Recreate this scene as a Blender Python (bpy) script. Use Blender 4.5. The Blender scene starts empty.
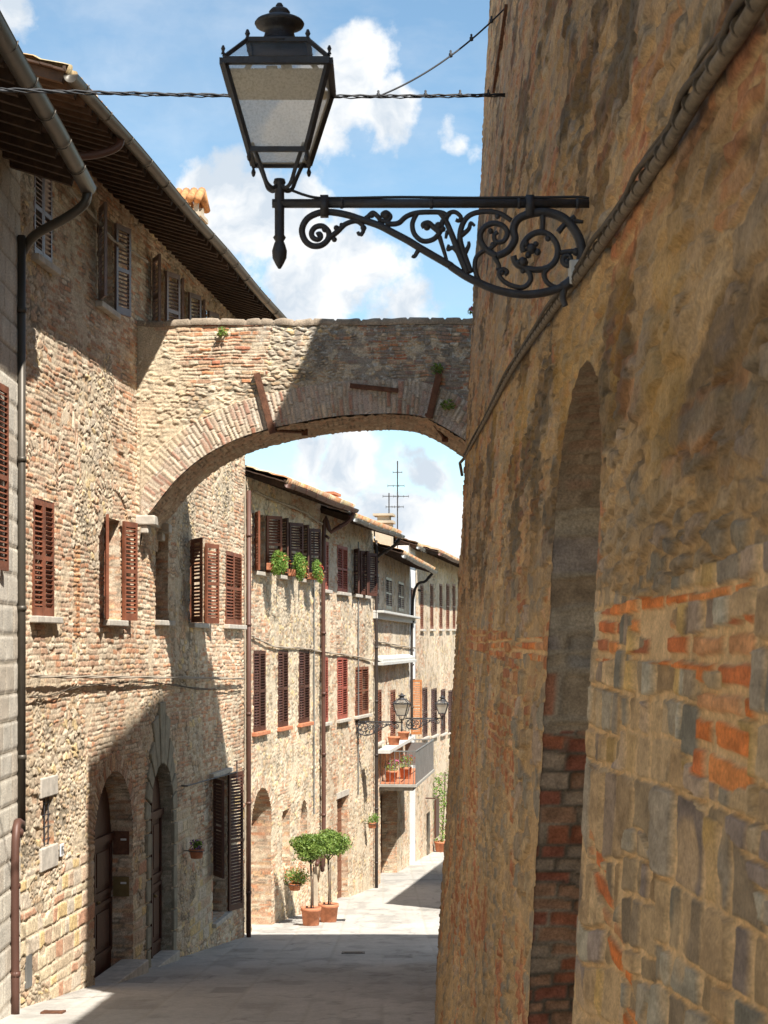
import bpy, math, random
import numpy as np
from mathutils import Vector
random.seed(7)
F = 1700.0; CX = 384.0; HY = 645.0          # focal length in pixels, principal column, eye-level row
COL = bpy.context.scene.collection
R = math.radians

# ------------------------------------------------------------------ ground profile (street runs downhill along +Y)
GD = [-60, -20, 0, 20.8, 35.3, 50, 63, 75, 100, 160, 400]
GZ = [2.0, -0.3, -2.1, -4.45, -6.07, -7.15, -8.04, -8.7, -9.5, -11, -14]
def g(y): return np.interp(y, GD, GZ)

# ------------------------------------------------------------------ hash noise
def h01(a, b, s=0):
    a = np.asarray(a).astype(np.int64).astype(np.uint32); b = np.asarray(b).astype(np.int64).astype(np.uint32)
    h = a * np.uint32(374761393) + b * np.uint32(668265263) + np.uint32((s * 2246822519 + 97) % 4294967296)
    h = (h ^ (h >> np.uint32(13))) * np.uint32(1274126177)
    h = (h ^ (h >> np.uint32(16))) * np.uint32(2246822519)
    h = h ^ (h >> np.uint32(15))
    return h.astype(np.float64) / 4294967296.0
def vn(x, y, s=0):
    xi = np.floor(x); yi = np.floor(y); fx = x - xi; fy = y - yi
    fx = fx * fx * (3 - 2 * fx); fy = fy * fy * (3 - 2 * fy)
    a = h01(xi, yi, s); b = h01(xi + 1, yi, s); c = h01(xi, yi + 1, s); d = h01(xi + 1, yi + 1, s)
    return (a + (b - a) * fx) * (1 - fy) + (c + (d - c) * fx) * fy
def fbm(x, y, s=0, o=4):
    r = 0; amp = 0.5; t = 0
    for i in range(o):
        r = r + amp * vn(x, y, s + i * 17); t += amp; amp *= 0.5; x = x * 2.03 + 3.1; y = y * 2.03 + 1.7
    return r / t
def sst(x, a, b):
    t = np.clip((x - a) / (b - a), 0, 1); return t * t * (3 - 2 * t)

# ------------------------------------------------------------------ stone layouts
def courses(u, v, ch, cw, seed, vj=.3, uj=.5):
    rng = np.random.RandomState(seed)
    v0 = -12.; n = int(27 / (ch * (1 - .15 * vj))) + 4
    ev = v0 + np.concatenate([[0], np.cumsum(ch * (1 + vj * rng.uniform(-1, 1, n)))])
    row = np.clip(np.searchsorted(ev, v) - 1, 0, n - 1)
    u0 = -10.; span = 60. if cw < .5 or u.max() < 48 else 60.; m = int(span / cw * 1.25) + 4
    W = cw * (1 + uj * rng.uniform(-1, 1, (n, m)))
    E = rng.uniform(-1, 0, (n, 1)) * cw + np.cumsum(W, 1)
    BIG = E.max() + span + 10
    flat = (E + np.arange(n)[:, None] * BIG).ravel()
    key = np.clip(u - u0, 0, span) + row * BIG
    i = np.clip(np.searchsorted(flat, key), 1, flat.size - 1)
    l = flat[i - 1]; r = flat[i]
    du = np.minimum(np.abs(key - l), np.abs(r - key)); dv = np.minimum(v - ev[row], ev[row + 1] - v)
    return du, dv, i, row
def rubble(u, v, sx, sy, seed, jit=.92, pw=2.6):
    x = u / sx; y = v / sy; x = x + .37 * np.floor(y)
    xi = np.floor(x); yi = np.floor(y)
    f1 = np.full(u.shape, 9.); f2 = f1.copy(); idx = np.zeros(u.shape, np.int64)
    for dy in (-1, 0, 1):
        for dx in (-1, 0, 1):
            cx = xi + dx; cy = yi + dy
            px = cx + .5 + jit * (h01(cx, cy, seed) - .5); py = cy + .5 + jit * (h01(cx, cy, seed + 5) - .5)
            d = (np.abs(px - x) ** pw + np.abs(py - y) ** pw) ** (1 / pw)
            near = d < f1
            f2 = np.where(near, f1, np.minimum(f2, d)); idx = np.where(near, (cx * 7919 + cy * 104729).astype(np.int64), idx)
            f1 = np.where(near, d, f1)
    return (f2 - f1) * .5 * min(sx, sy) * 1.15, idx
def pal(cols, r):
    c = np.array(cols); i = np.clip((r * len(c)).astype(int), 0, len(c) - 1); return c[i]
def lerp(a, b, t): return a + (b - a) * t[..., None]

CREAM = [(.62, .51, .37), (.57, .46, .33), (.53, .41, .29), (.60, .50, .37), (.48, .34, .21), (.52, .36, .24), (.45, .37, .28), (.58, .43, .23), (.40, .30, .20)]
PINK = [(.55, .39, .27), (.51, .33, .22), (.57, .43, .30), (.46, .28, .18), (.57, .46, .33), (.53, .35, .21), (.59, .48, .35), (.45, .23, .13)]
RED = [(.42, .17, .09), (.36, .14, .08), (.48, .22, .11), (.44, .20, .12), (.50, .27, .15), (.33, .14, .10)]
GREYS = [(.32, .29, .24), (.38, .31, .22), (.29, .26, .22), (.40, .30, .19), (.35, .27, .18), (.30, .25, .19), (.42, .33, .22), (.33, .27, .22)]

def stone_mix(u, v, seed, brick, mortar, rub=(.27, .15), bh=.068, bw=.24, palA=CREAM, palB=PINK, amp=.03, joint=.010, smear=.0, jdark=.42, warp=1.):
    """brick: mask 0..1 where thin coursed brick replaces rubble.  returns height, rgb"""
    wu = u + .05 * warp * (fbm(u * 3, v * 3, seed + 1, 2) - .5); wv = v + .06 * warp * (fbm(u * 1.3, v * 1.3, seed + 2, 2) - .5) + .022 * warp * (vn(u * 9, v * 9, seed + 3) - .5)
    ja = .045 * (vn(u * 11, v * 11, seed + 8) - .5) + .02 * (vn(u * 31, v * 31, seed + 9) - .5); jb = .03 * (vn(u * 12, v * 12, seed + 10) - .5) + .016 * (vn(u * 33, v * 33, seed + 14) - .5)
    big_ = (vn(u * 1.1, v * 1.1, seed + 15) > .62)
    d1, i1 = rubble(wu + ja, wv + jb, rub[0], rub[1], seed + 4)
    d1b, i1b = rubble(wu + ja, wv + jb, rub[0] * .62, rub[1] * .60, seed + 5)
    d1 = np.where(big_, d1b, d1); i1 = np.where(big_, i1b + 300000, i1)
    du, dv, i2, row = courses(wu, wv, bh, bw, seed + 6, .25, .35)
    d2 = np.minimum(du, dv)
    B = brick > .5
    d = np.where(B, d2, d1); idx = np.where(B, i2 + 500000, i1)
    r1 = h01(idx, idx * 0, seed + 11); r2 = h01(idx, idx * 0, seed + 12); r3 = h01(idx, idx * 0, seed + 13)
    jn = joint * (.7 + 1.3 * fbm(u * 2.2, v * 2.2, seed + 21, 2)) + .006 * (vn(u * 28, v * 28, seed + 22) - .5)
    t = np.clip((d - jn * np.where(B, .45, .55)) / np.where(B, .008, .009), 0, 1)
    t = 1 - (1 - t) ** 2
    sm = sst(fbm(u * 2.1, v * 2.1, seed + 31, 4), .64 - smear, .76 - smear)      # mortar smeared over the face
    t = t * (1 - .7 * sm)
    lo = r2 < .05                                                        # a few stones set back
    h = amp * t * (.35 + .9 * r3) * np.where(B, .70, .95) - np.where(lo, .02, 0) * t + .018 * (fbm(u * 18, v * 18, seed + 41, 3) - .5) + .03 * (fbm(u * .6, v * .6, seed + 42, 2) - .5)
    c = np.where(B[..., None], pal(palB, r1), pal(palA, r1))
    c = c * (.84 + .30 * r1)[..., None]
    fn = fbm(u * 26, v * 26, seed + 51, 3); big = fbm(u * .7, v * .7, seed + 52, 3)
    c = c * (.62 + .76 * fn)[..., None]
    m = np.array(mortar)[None, None, :] * (.82 + .36 * fbm(u * 17, v * 17, seed + 53, 3))[..., None]
    ddk = sst(vn(u * 5, v * 5, seed + 54), .35, .75); m = m * (1 - (1 - jdark) * ddk * (1 - sm))[..., None]
    c = lerp(m, c, t) * (.74 + .52 * big)[..., None]
    return h, np.clip(c, .01, .9)

def ring_bricks(al, rad, seed, w=.075, L=.30, palB=PINK, mortar=(.46, .38, .28)):
    """radial bricks: al = distance along the curve, rad = distance from the curve"""
    du, dv, i, row = courses(rad + .02 * vn(al * 4, rad * 4, seed), al + .015 * vn(al * 9, rad * 9, seed + 1), w, L, seed, .22, .3)
    d = np.minimum(du, dv); t = np.clip((d - .007) / .012, 0, 1); t = 1 - (1 - t) ** 2
    r1 = h01(i, i * 0, seed + 2); r3 = h01(i, i * 0, seed + 3)
    c = pal(palB, r1) * (.8 + .35 * r3)[..., None] * (.8 + .4 * fbm(al * 20, rad * 20, seed + 5, 3))[..., None]
    m = np.array(mortar)[None, None, :] * np.ones(al.shape + (3,)) * .85
    return .022 * t * (.6 + .6 * r3), lerp(m, c, t)

# ------------------------------------------------------------------ object helpers
def tag(o, label=None, cat=None, group=None, kind=None):
    if label: o['label'] = label
    if cat: o['category'] = cat
    if group: o['group'] = group
    if kind: o['kind'] = kind
    return o
def thing(name, loc, label, cat, group=None):
    o = bpy.data.objects.new(name, None); o.location = loc; o.empty_display_size = .2
    COL.objects.link(o); return tag(o, label, cat, group)
def root_loc(p):
    if p is None: return (0, 0, 0)
    while p.parent: p = p.parent
    return tuple(p.location)
def link_mesh(name, me, mat, parent, loc=None):
    me.materials.append(mat); o = bpy.data.objects.new(name, me); COL.objects.link(o)
    if parent is not None: o.parent = parent
    elif loc is not None: o.location = loc
    return o

class Fac:
    """a facade plane: X = m*D - c, u runs downhill along it, w stands out of it towards the street"""
    def __init__(s, m, c, D0):
        s.m, s.c, s.D0 = m, c, D0; s.k = math.sqrt(1 + m * m)
        s.t = Vector((m, 1, 0)) / s.k; s.n = Vector((1, -m, 0)) / s.k
        s.o = Vector((m * D0 - c, D0, 0))
    def D(s, px): return s.c / (s.m - (px - CX) / F)
    def u(s, px): return (s.D(px) - s.D0) * s.k
    def z(s, px, py): return (HY - py) / F * s.D(px)
    def Du(s, u): return s.D0 + u / s.k
    def P(s, u, z, w=0.):
        p = s.o + s.t * u + s.n * w; return Vector((p.x, p.y, z))
    def A(s, u, z, w):
        return np.stack([s.o.x + s.t.x * u + s.n.x * w, s.o.y + s.t.y * u + s.n.y * w, z + 0 * u], -1)
    def gz(s, u): return float(g(s.o.y + s.t.y * u))

class MB:
    def __init__(s): s.v = []; s.f = []
    def add(s, vs, fs):
        b = len(s.v); s.v += [tuple(p) for p in vs]; s.f += [tuple(b + i for i in f) for f in fs]; return s
    def ob(s, c, a, b, d):                                   # box from centre and three half vectors
        c, a, b, d = map(Vector, (c, a, b, d)); vs = []
        for k in (-1, 1):
            for j in (-1, 1):
                for i in (-1, 1): vs.append(c + a * i + b * j + d * k)
        fl = a.cross(b).dot(d) > 0
        fs = [(0, 2, 3, 1), (4, 5, 7, 6), (0, 1, 5, 4), (2, 6, 7, 3), (0, 4, 6, 2), (1, 3, 7, 5)]
        return s.add(vs, fs if fl else [f[::-1] for f in fs])
    def box(s, x0, x1, y0, y1, z0, z1):
        return s.ob(((x0 + x1) / 2, (y0 + y1) / 2, (z0 + z1) / 2), ((x1 - x0) / 2, 0, 0), (0, (y1 - y0) / 2, 0), (0, 0, (z1 - z0) / 2))
    def fbox(s, f, u0, u1, z0, z1, w0, w1):
        return s.ob(f.P((u0 + u1) / 2, (z0 + z1) / 2, (w0 + w1) / 2), f.t * (u1 - u0) / 2, f.n * (w1 - w0) / 2, (0, 0, (z1 - z0) / 2))
    def bar(s, p, q, w, h, up=(0, 0, 1)):
        p, q = Vector(p), Vector(q); d = q - p; a = d / 2; n = d.normalized(); u = Vector(up)
        sd = n.cross(u)
        if sd.length < .05: sd = n.cross(Vector((1, 0, 0)))
        sd.normalize(); u2 = sd.cross(n)
        return s.ob((p + q) / 2, a, sd * w / 2, u2 * h / 2)
    def tube(s, pts, r, seg=8, rs=None):
        pts = [Vector(p) for p in pts]; n = len(pts); pr = None; rings = []
        for i, p in enumerate(pts):
            d = (pts[min(i + 1, n - 1)] - pts[max(i - 1, 0)]).normalized()
            if pr is None:
                a = d.cross(Vector((0, 0, 1)))
                if a.length < .1: a = d.cross(Vector((1, 0, 0)))
            else: a = pr - d * pr.dot(d)
            a.normalize(); pr = a; b = d.cross(a); rr = rs[i] if rs else r
            rings.append([p + (a * math.cos(2 * math.pi * k / seg) + b * math.sin(2 * math.pi * k / seg)) * rr for k in range(seg)])
        vs = [q for rg in rings for q in rg]; fs = []
        for i in range(n - 1):
            for k in range(seg):
                k2 = (k + 1) % seg; fs.append((i * seg + k, i * seg + k2, (i + 1) * seg + k2, (i + 1) * seg + k))
        fs.append(tuple(range(seg))[::-1]); fs.append(tuple((n - 1) * seg + k for k in range(seg)))
        return s.add(vs, fs)
    def lathe(s, c, prof, seg=20):
        c = Vector(c); vs = []
        for r, z in prof:
            for k in range(seg):
                a = 2 * math.pi * k / seg; vs.append(c + Vector((r * math.cos(a), r * math.sin(a), z)))
        fs = []
        for i in range(len(prof) - 1):
            for k in range(seg):
                k2 = (k + 1) % seg; fs.append((i * seg + k, i * seg + k2, (i + 1) * seg + k2, (i + 1) * seg + k))
        fs.append(tuple(range(seg))[::-1]); fs.append(tuple((len(prof) - 1) * seg + k for k in range(seg)))
        return s.add(vs, fs)
    def build(s, name, mat, parent=None, smooth=False, loc=None, bevel=0):
        L = Vector(root_loc(parent)) if parent is not None else Vector(loc or (0, 0, 0))
        me = bpy.data.meshes.new(name); me.from_pydata([(v[0] - L.x, v[1] - L.y, v[2] - L.z) for v in s.v], [], s.f)
        me.update()
        if smooth: me.polygons.foreach_set('use_smooth', [True] * len(me.polygons))
        o = link_mesh(name, me, mat, parent, tuple(L) if parent is None else None)
        if bevel:
            b = o.modifiers.new('bevel', 'BEVEL'); b.width = bevel; b.segments = 2; b.limit_method = 'ANGLE'
        return o

def smooth_path(pts, n=6):
    pts = [Vector(p) for p in pts]; out = []
    for i in range(len(pts) - 1):
        p0 = pts[max(i - 1, 0)]; p1 = pts[i]; p2 = pts[i + 1]; p3 = pts[min(i + 2, len(pts) - 1)]
        for k in range(n):
            t = k / n; out.append(.5 * ((2 * p1) + (p2 - p0) * t + (2 * p0 - 5 * p1 + 4 * p2 - p3) * t * t + (3 * p1 - p0 - 3 * p2 + p3) * t ** 3))
    out.append(pts[-1]); return out

def surf(name, S, T, fpos, style, mat, parent, skip=None, flip=False, loc=None, disp=1.):
    """a displaced, coloured grid: S x T parameters, fpos(S,T)->xyz, style(S,T)->height, rgb"""
    S = np.asarray(S, float); T = np.asarray(T, float); SS, TT = np.meshgrid(S, T)
    P = fpos(SS, TT); h, c = style(SS, TT)
    a = np.gradient(P, axis=1); b = np.gradient(P, axis=0); N = np.cross(a, b)
    N /= np.linalg.norm(N, axis=-1, keepdims=True) + 1e-12
    if flip: N = -N
    P = P + N * (h * disp)[..., None]
    nt, ns = SS.shape
    L = np.array(root_loc(parent) if parent is not None else (loc or (0, 0, 0)))
    idx = np.arange(nt * ns).reshape(nt, ns)
    q = np.stack([idx[:-1, :-1], idx[:-1, 1:], idx[1:, 1:], idx[1:, :-1]], -1)
    if flip: q = q[..., ::-1]
    if skip is not None:
        uc = (SS[:-1, :-1] + SS[1:, 1:]) / 2; vc = (TT[:-1, :-1] + TT[1:, 1:]) / 2; q = q[~skip(uc, vc)]
    q = q.reshape(-1, 4)
    used = np.zeros(nt * ns, bool); used[q.ravel()] = True; remap = np.cumsum(used) - 1
    V = (P.reshape(-1, 3) - L)[used]; q = remap[q]; C = c.reshape(-1, 3)[used]
    me = bpy.data.meshes.new(name); me.vertices.add(len(V)); me.vertices.foreach_set('co', V.ravel().astype(np.float32))
    me.loops.add(q.size); me.loops.foreach_set('vertex_index', q.ravel().astype(np.int32))
    me.polygons.add(len(q)); me.polygons.foreach_set('loop_start', np.arange(0, q.size, 4, dtype=np.int32))
    me.polygons.foreach_set('loop_total', np.full(len(q), 4, np.int32)); me.polygons.foreach_set('use_smooth', np.ones(len(q), bool))
    at = me.color_attributes.new('Col', 'FLOAT_COLOR', 'POINT')
    at.data.foreach_set('color', np.concatenate([C, np.ones((len(C), 1))], 1).ravel().astype(np.float32))
    me.update(); me.validate()
    return link_mesh(name, me, mat, parent, tuple(L) if parent is None else None)

# ------------------------------------------------------------------ materials
def nodes(name):
    m = bpy.data.materials.new(name); m.use_nodes = True; nt = m.node_tree
    return m, nt, nt.nodes['Principled BSDF']
def N_(nt, t, **kw):
    n = nt.nodes.new(t)
    for k, v in kw.items():
        if k in n.inputs: n.inputs[k].default_value = v
        else: setattr(n, k, v)
    return n
def mat_plain(name, col, rough=.7, metal=0., var=.25, scale=8., bump=.2, col2=None, spec=.4, bscale=None, stretch=None):
    m, nt, b = nodes(name); L = nt.links
    tc = N_(nt, 'ShaderNodeTexCoord'); mp = N_(nt, 'ShaderNodeMapping'); L.new(tc.outputs['Object'], mp.inputs[0])
    if stretch: mp.inputs['Scale'].default_value = stretch
    n1 = N_(nt, 'ShaderNodeTexNoise', Scale=scale, Detail=6., Roughness=.65); L.new(mp.outputs[0], n1.inputs['Vector'])
    rp = N_(nt, 'ShaderNodeValToRGB'); c2 = col2 or tuple(x * (1 - var) for x in col)
    rp.color_ramp.elements[0].position = .32; rp.color_ramp.elements[1].position = .68
    rp.color_ramp.elements[0].color = (*c2, 1); rp.color_ramp.elements[1].color = (*(min(1, x * (1 + var * .5)) for x in col), 1) if not col2 else (*col, 1)
    L.new(n1.outputs['Fac'], rp.inputs[0]); L.new(rp.outputs[0], b.inputs['Base Color'])
    b.inputs['Roughness'].default_value = rough; b.inputs['Metallic'].default_value = metal; b.inputs['Specular IOR Level'].default_value = spec
    n2 = N_(nt, 'ShaderNodeTexNoise', Scale=bscale or scale * 6, Detail=4.); L.new(mp.outputs[0], n2.inputs['Vector'])
    bp = N_(nt, 'ShaderNodeBump', Strength=bump, Distance=.01); L.new(n2.outputs['Fac'], bp.inputs['Height']); L.new(bp.outputs[0], b.inputs['Normal'])
    return m
def mat_attr(name, scale=45., bump=.5, rough=.92, dist=.012, contrast=.35):
    m, nt, b = nodes(name); L = nt.links
    at = N_(nt, 'ShaderNodeAttribute', attribute_name='Col'); tc = N_(nt, 'ShaderNodeTexCoord')
    n1 = N_(nt, 'ShaderNodeTexNoise', Scale=scale, Detail=8., Roughness=.7); L.new(tc.outputs['Object'], n1.inputs['Vector'])
    mr = N_(nt, 'ShaderNodeMapRange'); mr.inputs['From Min'].default_value = .3; mr.inputs['From Max'].default_value = .7
    mr.inputs['To Min'].default_value = 1 - contrast; mr.inputs['To Max'].default_value = 1 + contrast; L.new(n1.outputs['Fac'], mr.inputs[0])
    mx = N_(nt, 'ShaderNodeVectorMath', operation='SCALE'); L.new(at.outputs['Color'], mx.inputs[0]); L.new(mr.outputs[0], mx.inputs['Scale'])
    L.new(mx.outputs[0], b.inputs['Base Color']); b.inputs['Roughness'].default_value = rough; b.inputs['Specular IOR Level'].default_value = .25
    v = N_(nt, 'ShaderNodeTexVoronoi', Scale=scale * .8); L.new(tc.outputs['Object'], v.inputs['Vector'])
    ad = N_(nt, 'ShaderNodeMath', operation='ADD'); L.new(n1.outputs['Fac'], ad.inputs[0])
    mu = N_(nt, 'ShaderNodeMath', operation='MULTIPLY'); mu.inputs[1].default_value = .35; L.new(v.outputs['Distance'], mu.inputs[0]); L.new(mu.outputs[0], ad.inputs[1])
    bp = N_(nt, 'ShaderNodeBump', Strength=bump, Distance=dist); L.new(ad.outputs[0], bp.inputs['Height']); L.new(bp.outputs[0], b.inputs['Normal'])
    return m
M = {}
M['mason'] = mat_attr('masonry_stone_and_brick', contrast=.45)
M['mason_near'] = mat_attr('masonry_old_plastered_stone', scale=85, bump=.6, dist=.006, contrast=.38)
M['street'] = mat_attr('street_stone', scale=30, bump=.25, dist=.006, contrast=.16, rough=.85)
M['tile'] = mat_attr('roof_tile_clay', scale=25, bump=.3, contrast=.3)
M['plaster'] = mat_plain('aged_plaster', (.50, .42, .31), .95, var=.25, scale=2.5, bump=.4)
M['white'] = mat_plain('white_render', (.78, .75, .70), .9, var=.12, scale=3, bump=.2)
M['sillstone'] = mat_plain('pale_sill_stone', (.50, .45, .38), .9, var=.3, scale=6, bump=.5)
M['greystone'] = mat_plain('grey_green_dressed_stone', (.30, .27, .20), .9, var=.35, scale=5, bump=.6)
M['terracotta'] = mat_plain('terracotta', (.52, .20, .10), .8, var=.3, scale=10, bump=.2)
M['shutter'] = mat_plain('red_brown_paint', (.21, .070, .034), .55, var=.5, scale=3.5, bump=.15, spec=.35)
M['shutter_dark'] = mat_plain('dark_brown_paint', (.085, .034, .022), .55, var=.3, scale=9, bump=.1)
M['shutter_red'] = mat_plain('faded_red_paint', (.33, .085, .055), .6, var=.3, scale=9, bump=.1)
M['shutter_orange'] = mat_plain('orange_brown_paint', (.42, .16, .05), .6, var=.3, scale=9, bump=.1)
M['shutter_pale'] = mat_plain('weathered_brown_paint', (.20, .13, .11), .42, var=.35, scale=9, bump=.1, spec=.7)
M['door'] = mat_plain('dark_stained_wood', (.085, .032, .018), .5, var=.45, scale=6, bump=.25, stretch=(6, 6, .6))
M['door_brown'] = mat_plain('brown_plank_wood', (.20, .085, .045), .7, var=.35, scale=6, bump=.3, stretch=(6, 6, .6))
M['beam'] = mat_plain('old_roof_timber', (.075, .045, .028), .85, var=.4, scale=7, bump=.4)
M['soffit'] = mat_plain('soffit_boards', (.085, .050, .034), .9, var=.5, scale=5, bump=.5)
M['copper'] = mat_plain('brown_painted_gutter', (.085, .072, .056), .45, .3, var=.2, scale=3, bump=.05)
M['pipe'] = mat_plain('brown_downpipe_paint', (.105, .050, .036), .5, .1, var=.2, scale=3, bump=.05)
M['pipe_dark'] = mat_plain('dark_downpipe_paint', (.045, .035, .03), .5, .1, var=.2, scale=3, bump=.05)
M['pipe_grey'] = mat_plain('zinc_grey_metal', (.22, .22, .21), .5, .4, var=.2, scale=3, bump=.05)
M['iron'] = mat_plain('painted_wrought_iron', (.040, .045, .056), .48, .0, var=.5, scale=24, bump=.4, spec=.55, col2=(.030, .024, .022))
M['rust'] = mat_plain('rusty_iron', (.15, .065, .035), .85, .1, var=.5, scale=14, bump=.6)
M['cable'] = mat_plain('black_cable', (.03, .03, .032), .6, 0, var=.2)
M['cable_tan'] = mat_plain('painted_cable', (.19, .145, .095), .8, 0, var=.5, scale=20, bump=.4)
M['cable_pale'] = mat_plain('weathered_pale_cable', (.36, .30, .23), .8, 0, var=.3, scale=20)
M['white_plastic'] = mat_plain('white_plastic', (.7, .7, .68), .4, 0, var=.1)
M['enamel'] = mat_plain('aged_enamel', (.62, .54, .40), .5, 0, var=.25, scale=20)
M['cable_brown'] = mat_plain('brown_cable', (.10, .075, .05), .8, 0, var=.4, scale=20)
M['slab_grey'] = mat_plain('weathered_concrete', (.36, .34, .30), .9, var=.3, scale=4, bump=.3)
M['brass'] = mat_plain('dull_brass', (.22, .16, .07), .45, .6, var=.2)
M['dark'] = mat_plain('leak_sheet_black', (.012, .010, .009), .9, var=.2)
M['bark'] = mat_plain('stem_bark', (.14, .10, .07), .9, var=.3, scale=20)
M['soil'] = mat_plain('potting_soil', (.04, .028, .02), .95, var=.3, scale=30, bump=1)
M['terra'] = mat_plain('bare_hill_earth', (.22, .19, .12), .95, var=.4, scale=.3, bump=.4)
M['grey_paint'] = mat_plain('pale_grey_paint', (.55, .54, .50), .7, var=.15, scale=5, bump=.1)
def mat_pane():
    m, nt, b = nodes('window_glass_dark'); b.inputs['Base Color'].default_value = (.018, .02, .022, 1); b.inputs['Roughness'].default_value = .08
    b.inputs['Specular IOR Level'].default_value = .6; return m
M['pane'] = mat_pane()
def mat_leaf(name, c1, c2, c3=None):
    m, nt, b = nodes(name); L = nt.links; ge = N_(nt, 'ShaderNodeNewGeometry'); rp = N_(nt, 'ShaderNodeValToRGB')
    rp.color_ramp.elements[0].color = (*c1, 1); rp.color_ramp.elements[1].color = (*c2, 1)
    if c3: e = rp.color_ramp.elements.new(.6); e.color = (*c3, 1)
    L.new(ge.outputs['Random Per Island'], rp.inputs[0]); L.new(rp.outputs[0], b.inputs['Base Color']); b.inputs['Roughness'].default_value = .5
    out = nt.nodes['Material Output']; tr = N_(nt, 'ShaderNodeBsdfTranslucent'); L.new(rp.outputs[0], tr.inputs[0]); ms = N_(nt, 'ShaderNodeMixShader'); ms.inputs[0].default_value = .35
    L.new(b.outputs[0], ms.inputs[1]); L.new(tr.outputs[0], ms.inputs[2]); L.new(ms.outputs[0], out.inputs[0]); return m
M['leaf'] = mat_leaf('foliage_green', (.09, .17, .025), (.30, .40, .09))
M['leaf_light'] = mat_leaf('foliage_light_green', (.10, .22, .03), (.30, .42, .09))
M['flower_red'] = mat_leaf('petals_red', (.45, .03, .02), (.62, .14, .06))
M['flower_orange'] = mat_leaf('petals_orange', (.55, .13, .03), (.65, .30, .12))
M['flower_pink'] = mat_leaf('petals_pink', (.45, .06, .20), (.60, .18, .30))
M['flower_purple'] = mat_leaf('petals_purple', (.16, .04, .25), (.30, .08, .35))
def mat_lampglass(name, trans, col, dirt):
    m, nt, b = nodes(name); L = nt.links; out = nt.nodes['Material Output']
    tc = N_(nt, 'ShaderNodeTexCoord'); n1 = N_(nt, 'ShaderNodeTexNoise', Scale=110., Detail=5., Roughness=.75); L.new(tc.outputs['Object'], n1.inputs['Vector'])
    rp = N_(nt, 'ShaderNodeValToRGB'); rp.color_ramp.elements[0].position = .38; rp.color_ramp.elements[1].position = .56
    rp.color_ramp.elements[0].color = (*dirt, 1); rp.color_ramp.elements[1].color = (*col, 1); L.new(n1.outputs['Fac'], rp.inputs[0])
    tl = N_(nt, 'ShaderNodeBsdfTranslucent'); L.new(rp.outputs[0], tl.inputs[0]); L.new(rp.outputs[0], b.inputs['Base Color']); b.inputs['Roughness'].default_value = .25
    ms = N_(nt, 'ShaderNodeMixShader'); ms.inputs[0].default_value = .5; L.new(b.outputs[0], ms.inputs[1]); L.new(tl.outputs[0], ms.inputs[2])
    tp = N_(nt, 'ShaderNodeBsdfTransparent'); m2 = N_(nt, 'ShaderNodeMixShader'); m2.inputs[0].default_value = trans
    L.new(ms.outputs[0], m2.inputs[1]); L.new(tp.outputs[0], m2.inputs[2]); L.new(m2.outputs[0], out.inputs[0]); return m
M['lampglass'] = mat_lampglass('frosted_lamp_glass', .40, (.90, .88, .80), (.62, .59, .50))
M['roofglass'] = mat_lampglass('clear_lamp_glass', .72, (.30, .36, .42), (.2, .22, .24))

# ------------------------------------------------------------------ common builders
def leaf_cloud(mb, c, rad, n, size, flat=1., shell=.0, droop=0.):
    rnd = random
    for _ in range(n):
        while True:
            p = Vector((rnd.uniform(-1, 1), rnd.uniform(-1, 1), rnd.uniform(-1, 1)))
            if shell <= p.length <= 1: break
        p = Vector((p.x * rad[0], p.y * rad[1], p.z * rad[2] - droop * abs(p.x))) + Vector(c)
        a = Vector((rnd.uniform(-1, 1), rnd.uniform(-1, 1), rnd.uniform(-.8, 1))).normalized(); b = a.cross(Vector((rnd.uniform(-1, 1), rnd.uniform(-1, 1), rnd.uniform(-1, 1)))).normalized()
        s = size * rnd.uniform(.6, 1.3)
        mb.add([p - a * s, p + b * s * .42, p + a * s, p - b * s * .42], [(0, 1, 2, 3)])
def leaf_mat_lump(mb, c, rad, n, size, lumps=9, seed=0):
    rr = random.Random(seed)
    for _ in range(lumps):
        th = rr.uniform(0, 6.28); ph = rr.uniform(-1, 1); k = rr.uniform(.35, .8)
        q = (c[0] + rad[0] * k * math.cos(th) * math.sqrt(1 - ph * ph), c[1] + rad[1] * k * math.sin(th) * math.sqrt(1 - ph * ph), c[2] + rad[2] * k * ph)
        leaf_cloud(mb, q, (rad[0] * .42, rad[1] * .42, rad[2] * .45), n // lumps, size)

def leaf_panel(mb, O, a, W, z0, z1, mid=None, sp=.062):
    """louvred shutter leaf: O hinge at z0, a horizontal direction"""
    a = Vector(a).normalized(); b = a.cross(Vector((0, 0, 1))); O = Vector(O); H = z1 - z0; st = min(.06, W * .14); th = .02
    Z = Vector((0, 0, 1))
    def bx(u0, u1, h0, h1, t0=-th, t1=th): mb.ob(O + a * (u0 + u1) / 2 + Z * (h0 + h1) / 2 + b * (t0 + t1) / 2, a * (u1 - u0) / 2, b * (t1 - t0) / 2, Z * (h1 - h0) / 2)
    bx(.004, st, 0, H); bx(W - st, W - .004, 0, H)
    rails = [0, H - .08] + ([mid] if mid else [H * .5])
    bx(st, W - st, 0, .11, -th * .9, th * .9); bx(st, W - st, H - .08, H, -th * .9, th * .9); bx(st, W - st, rails[2] - .03, rails[2] + .03, -th * .9, th * .9)
    z = .11 + sp * .6
    while z < H - .1:
        if abs(z - rails[2]) > .05: mb.ob(O + a * W / 2 + Z * z, a * (W / 2 - st), (b * .019 - Z * .019 * 1.0), (b * .003 + Z * .003))
        z += sp

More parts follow.
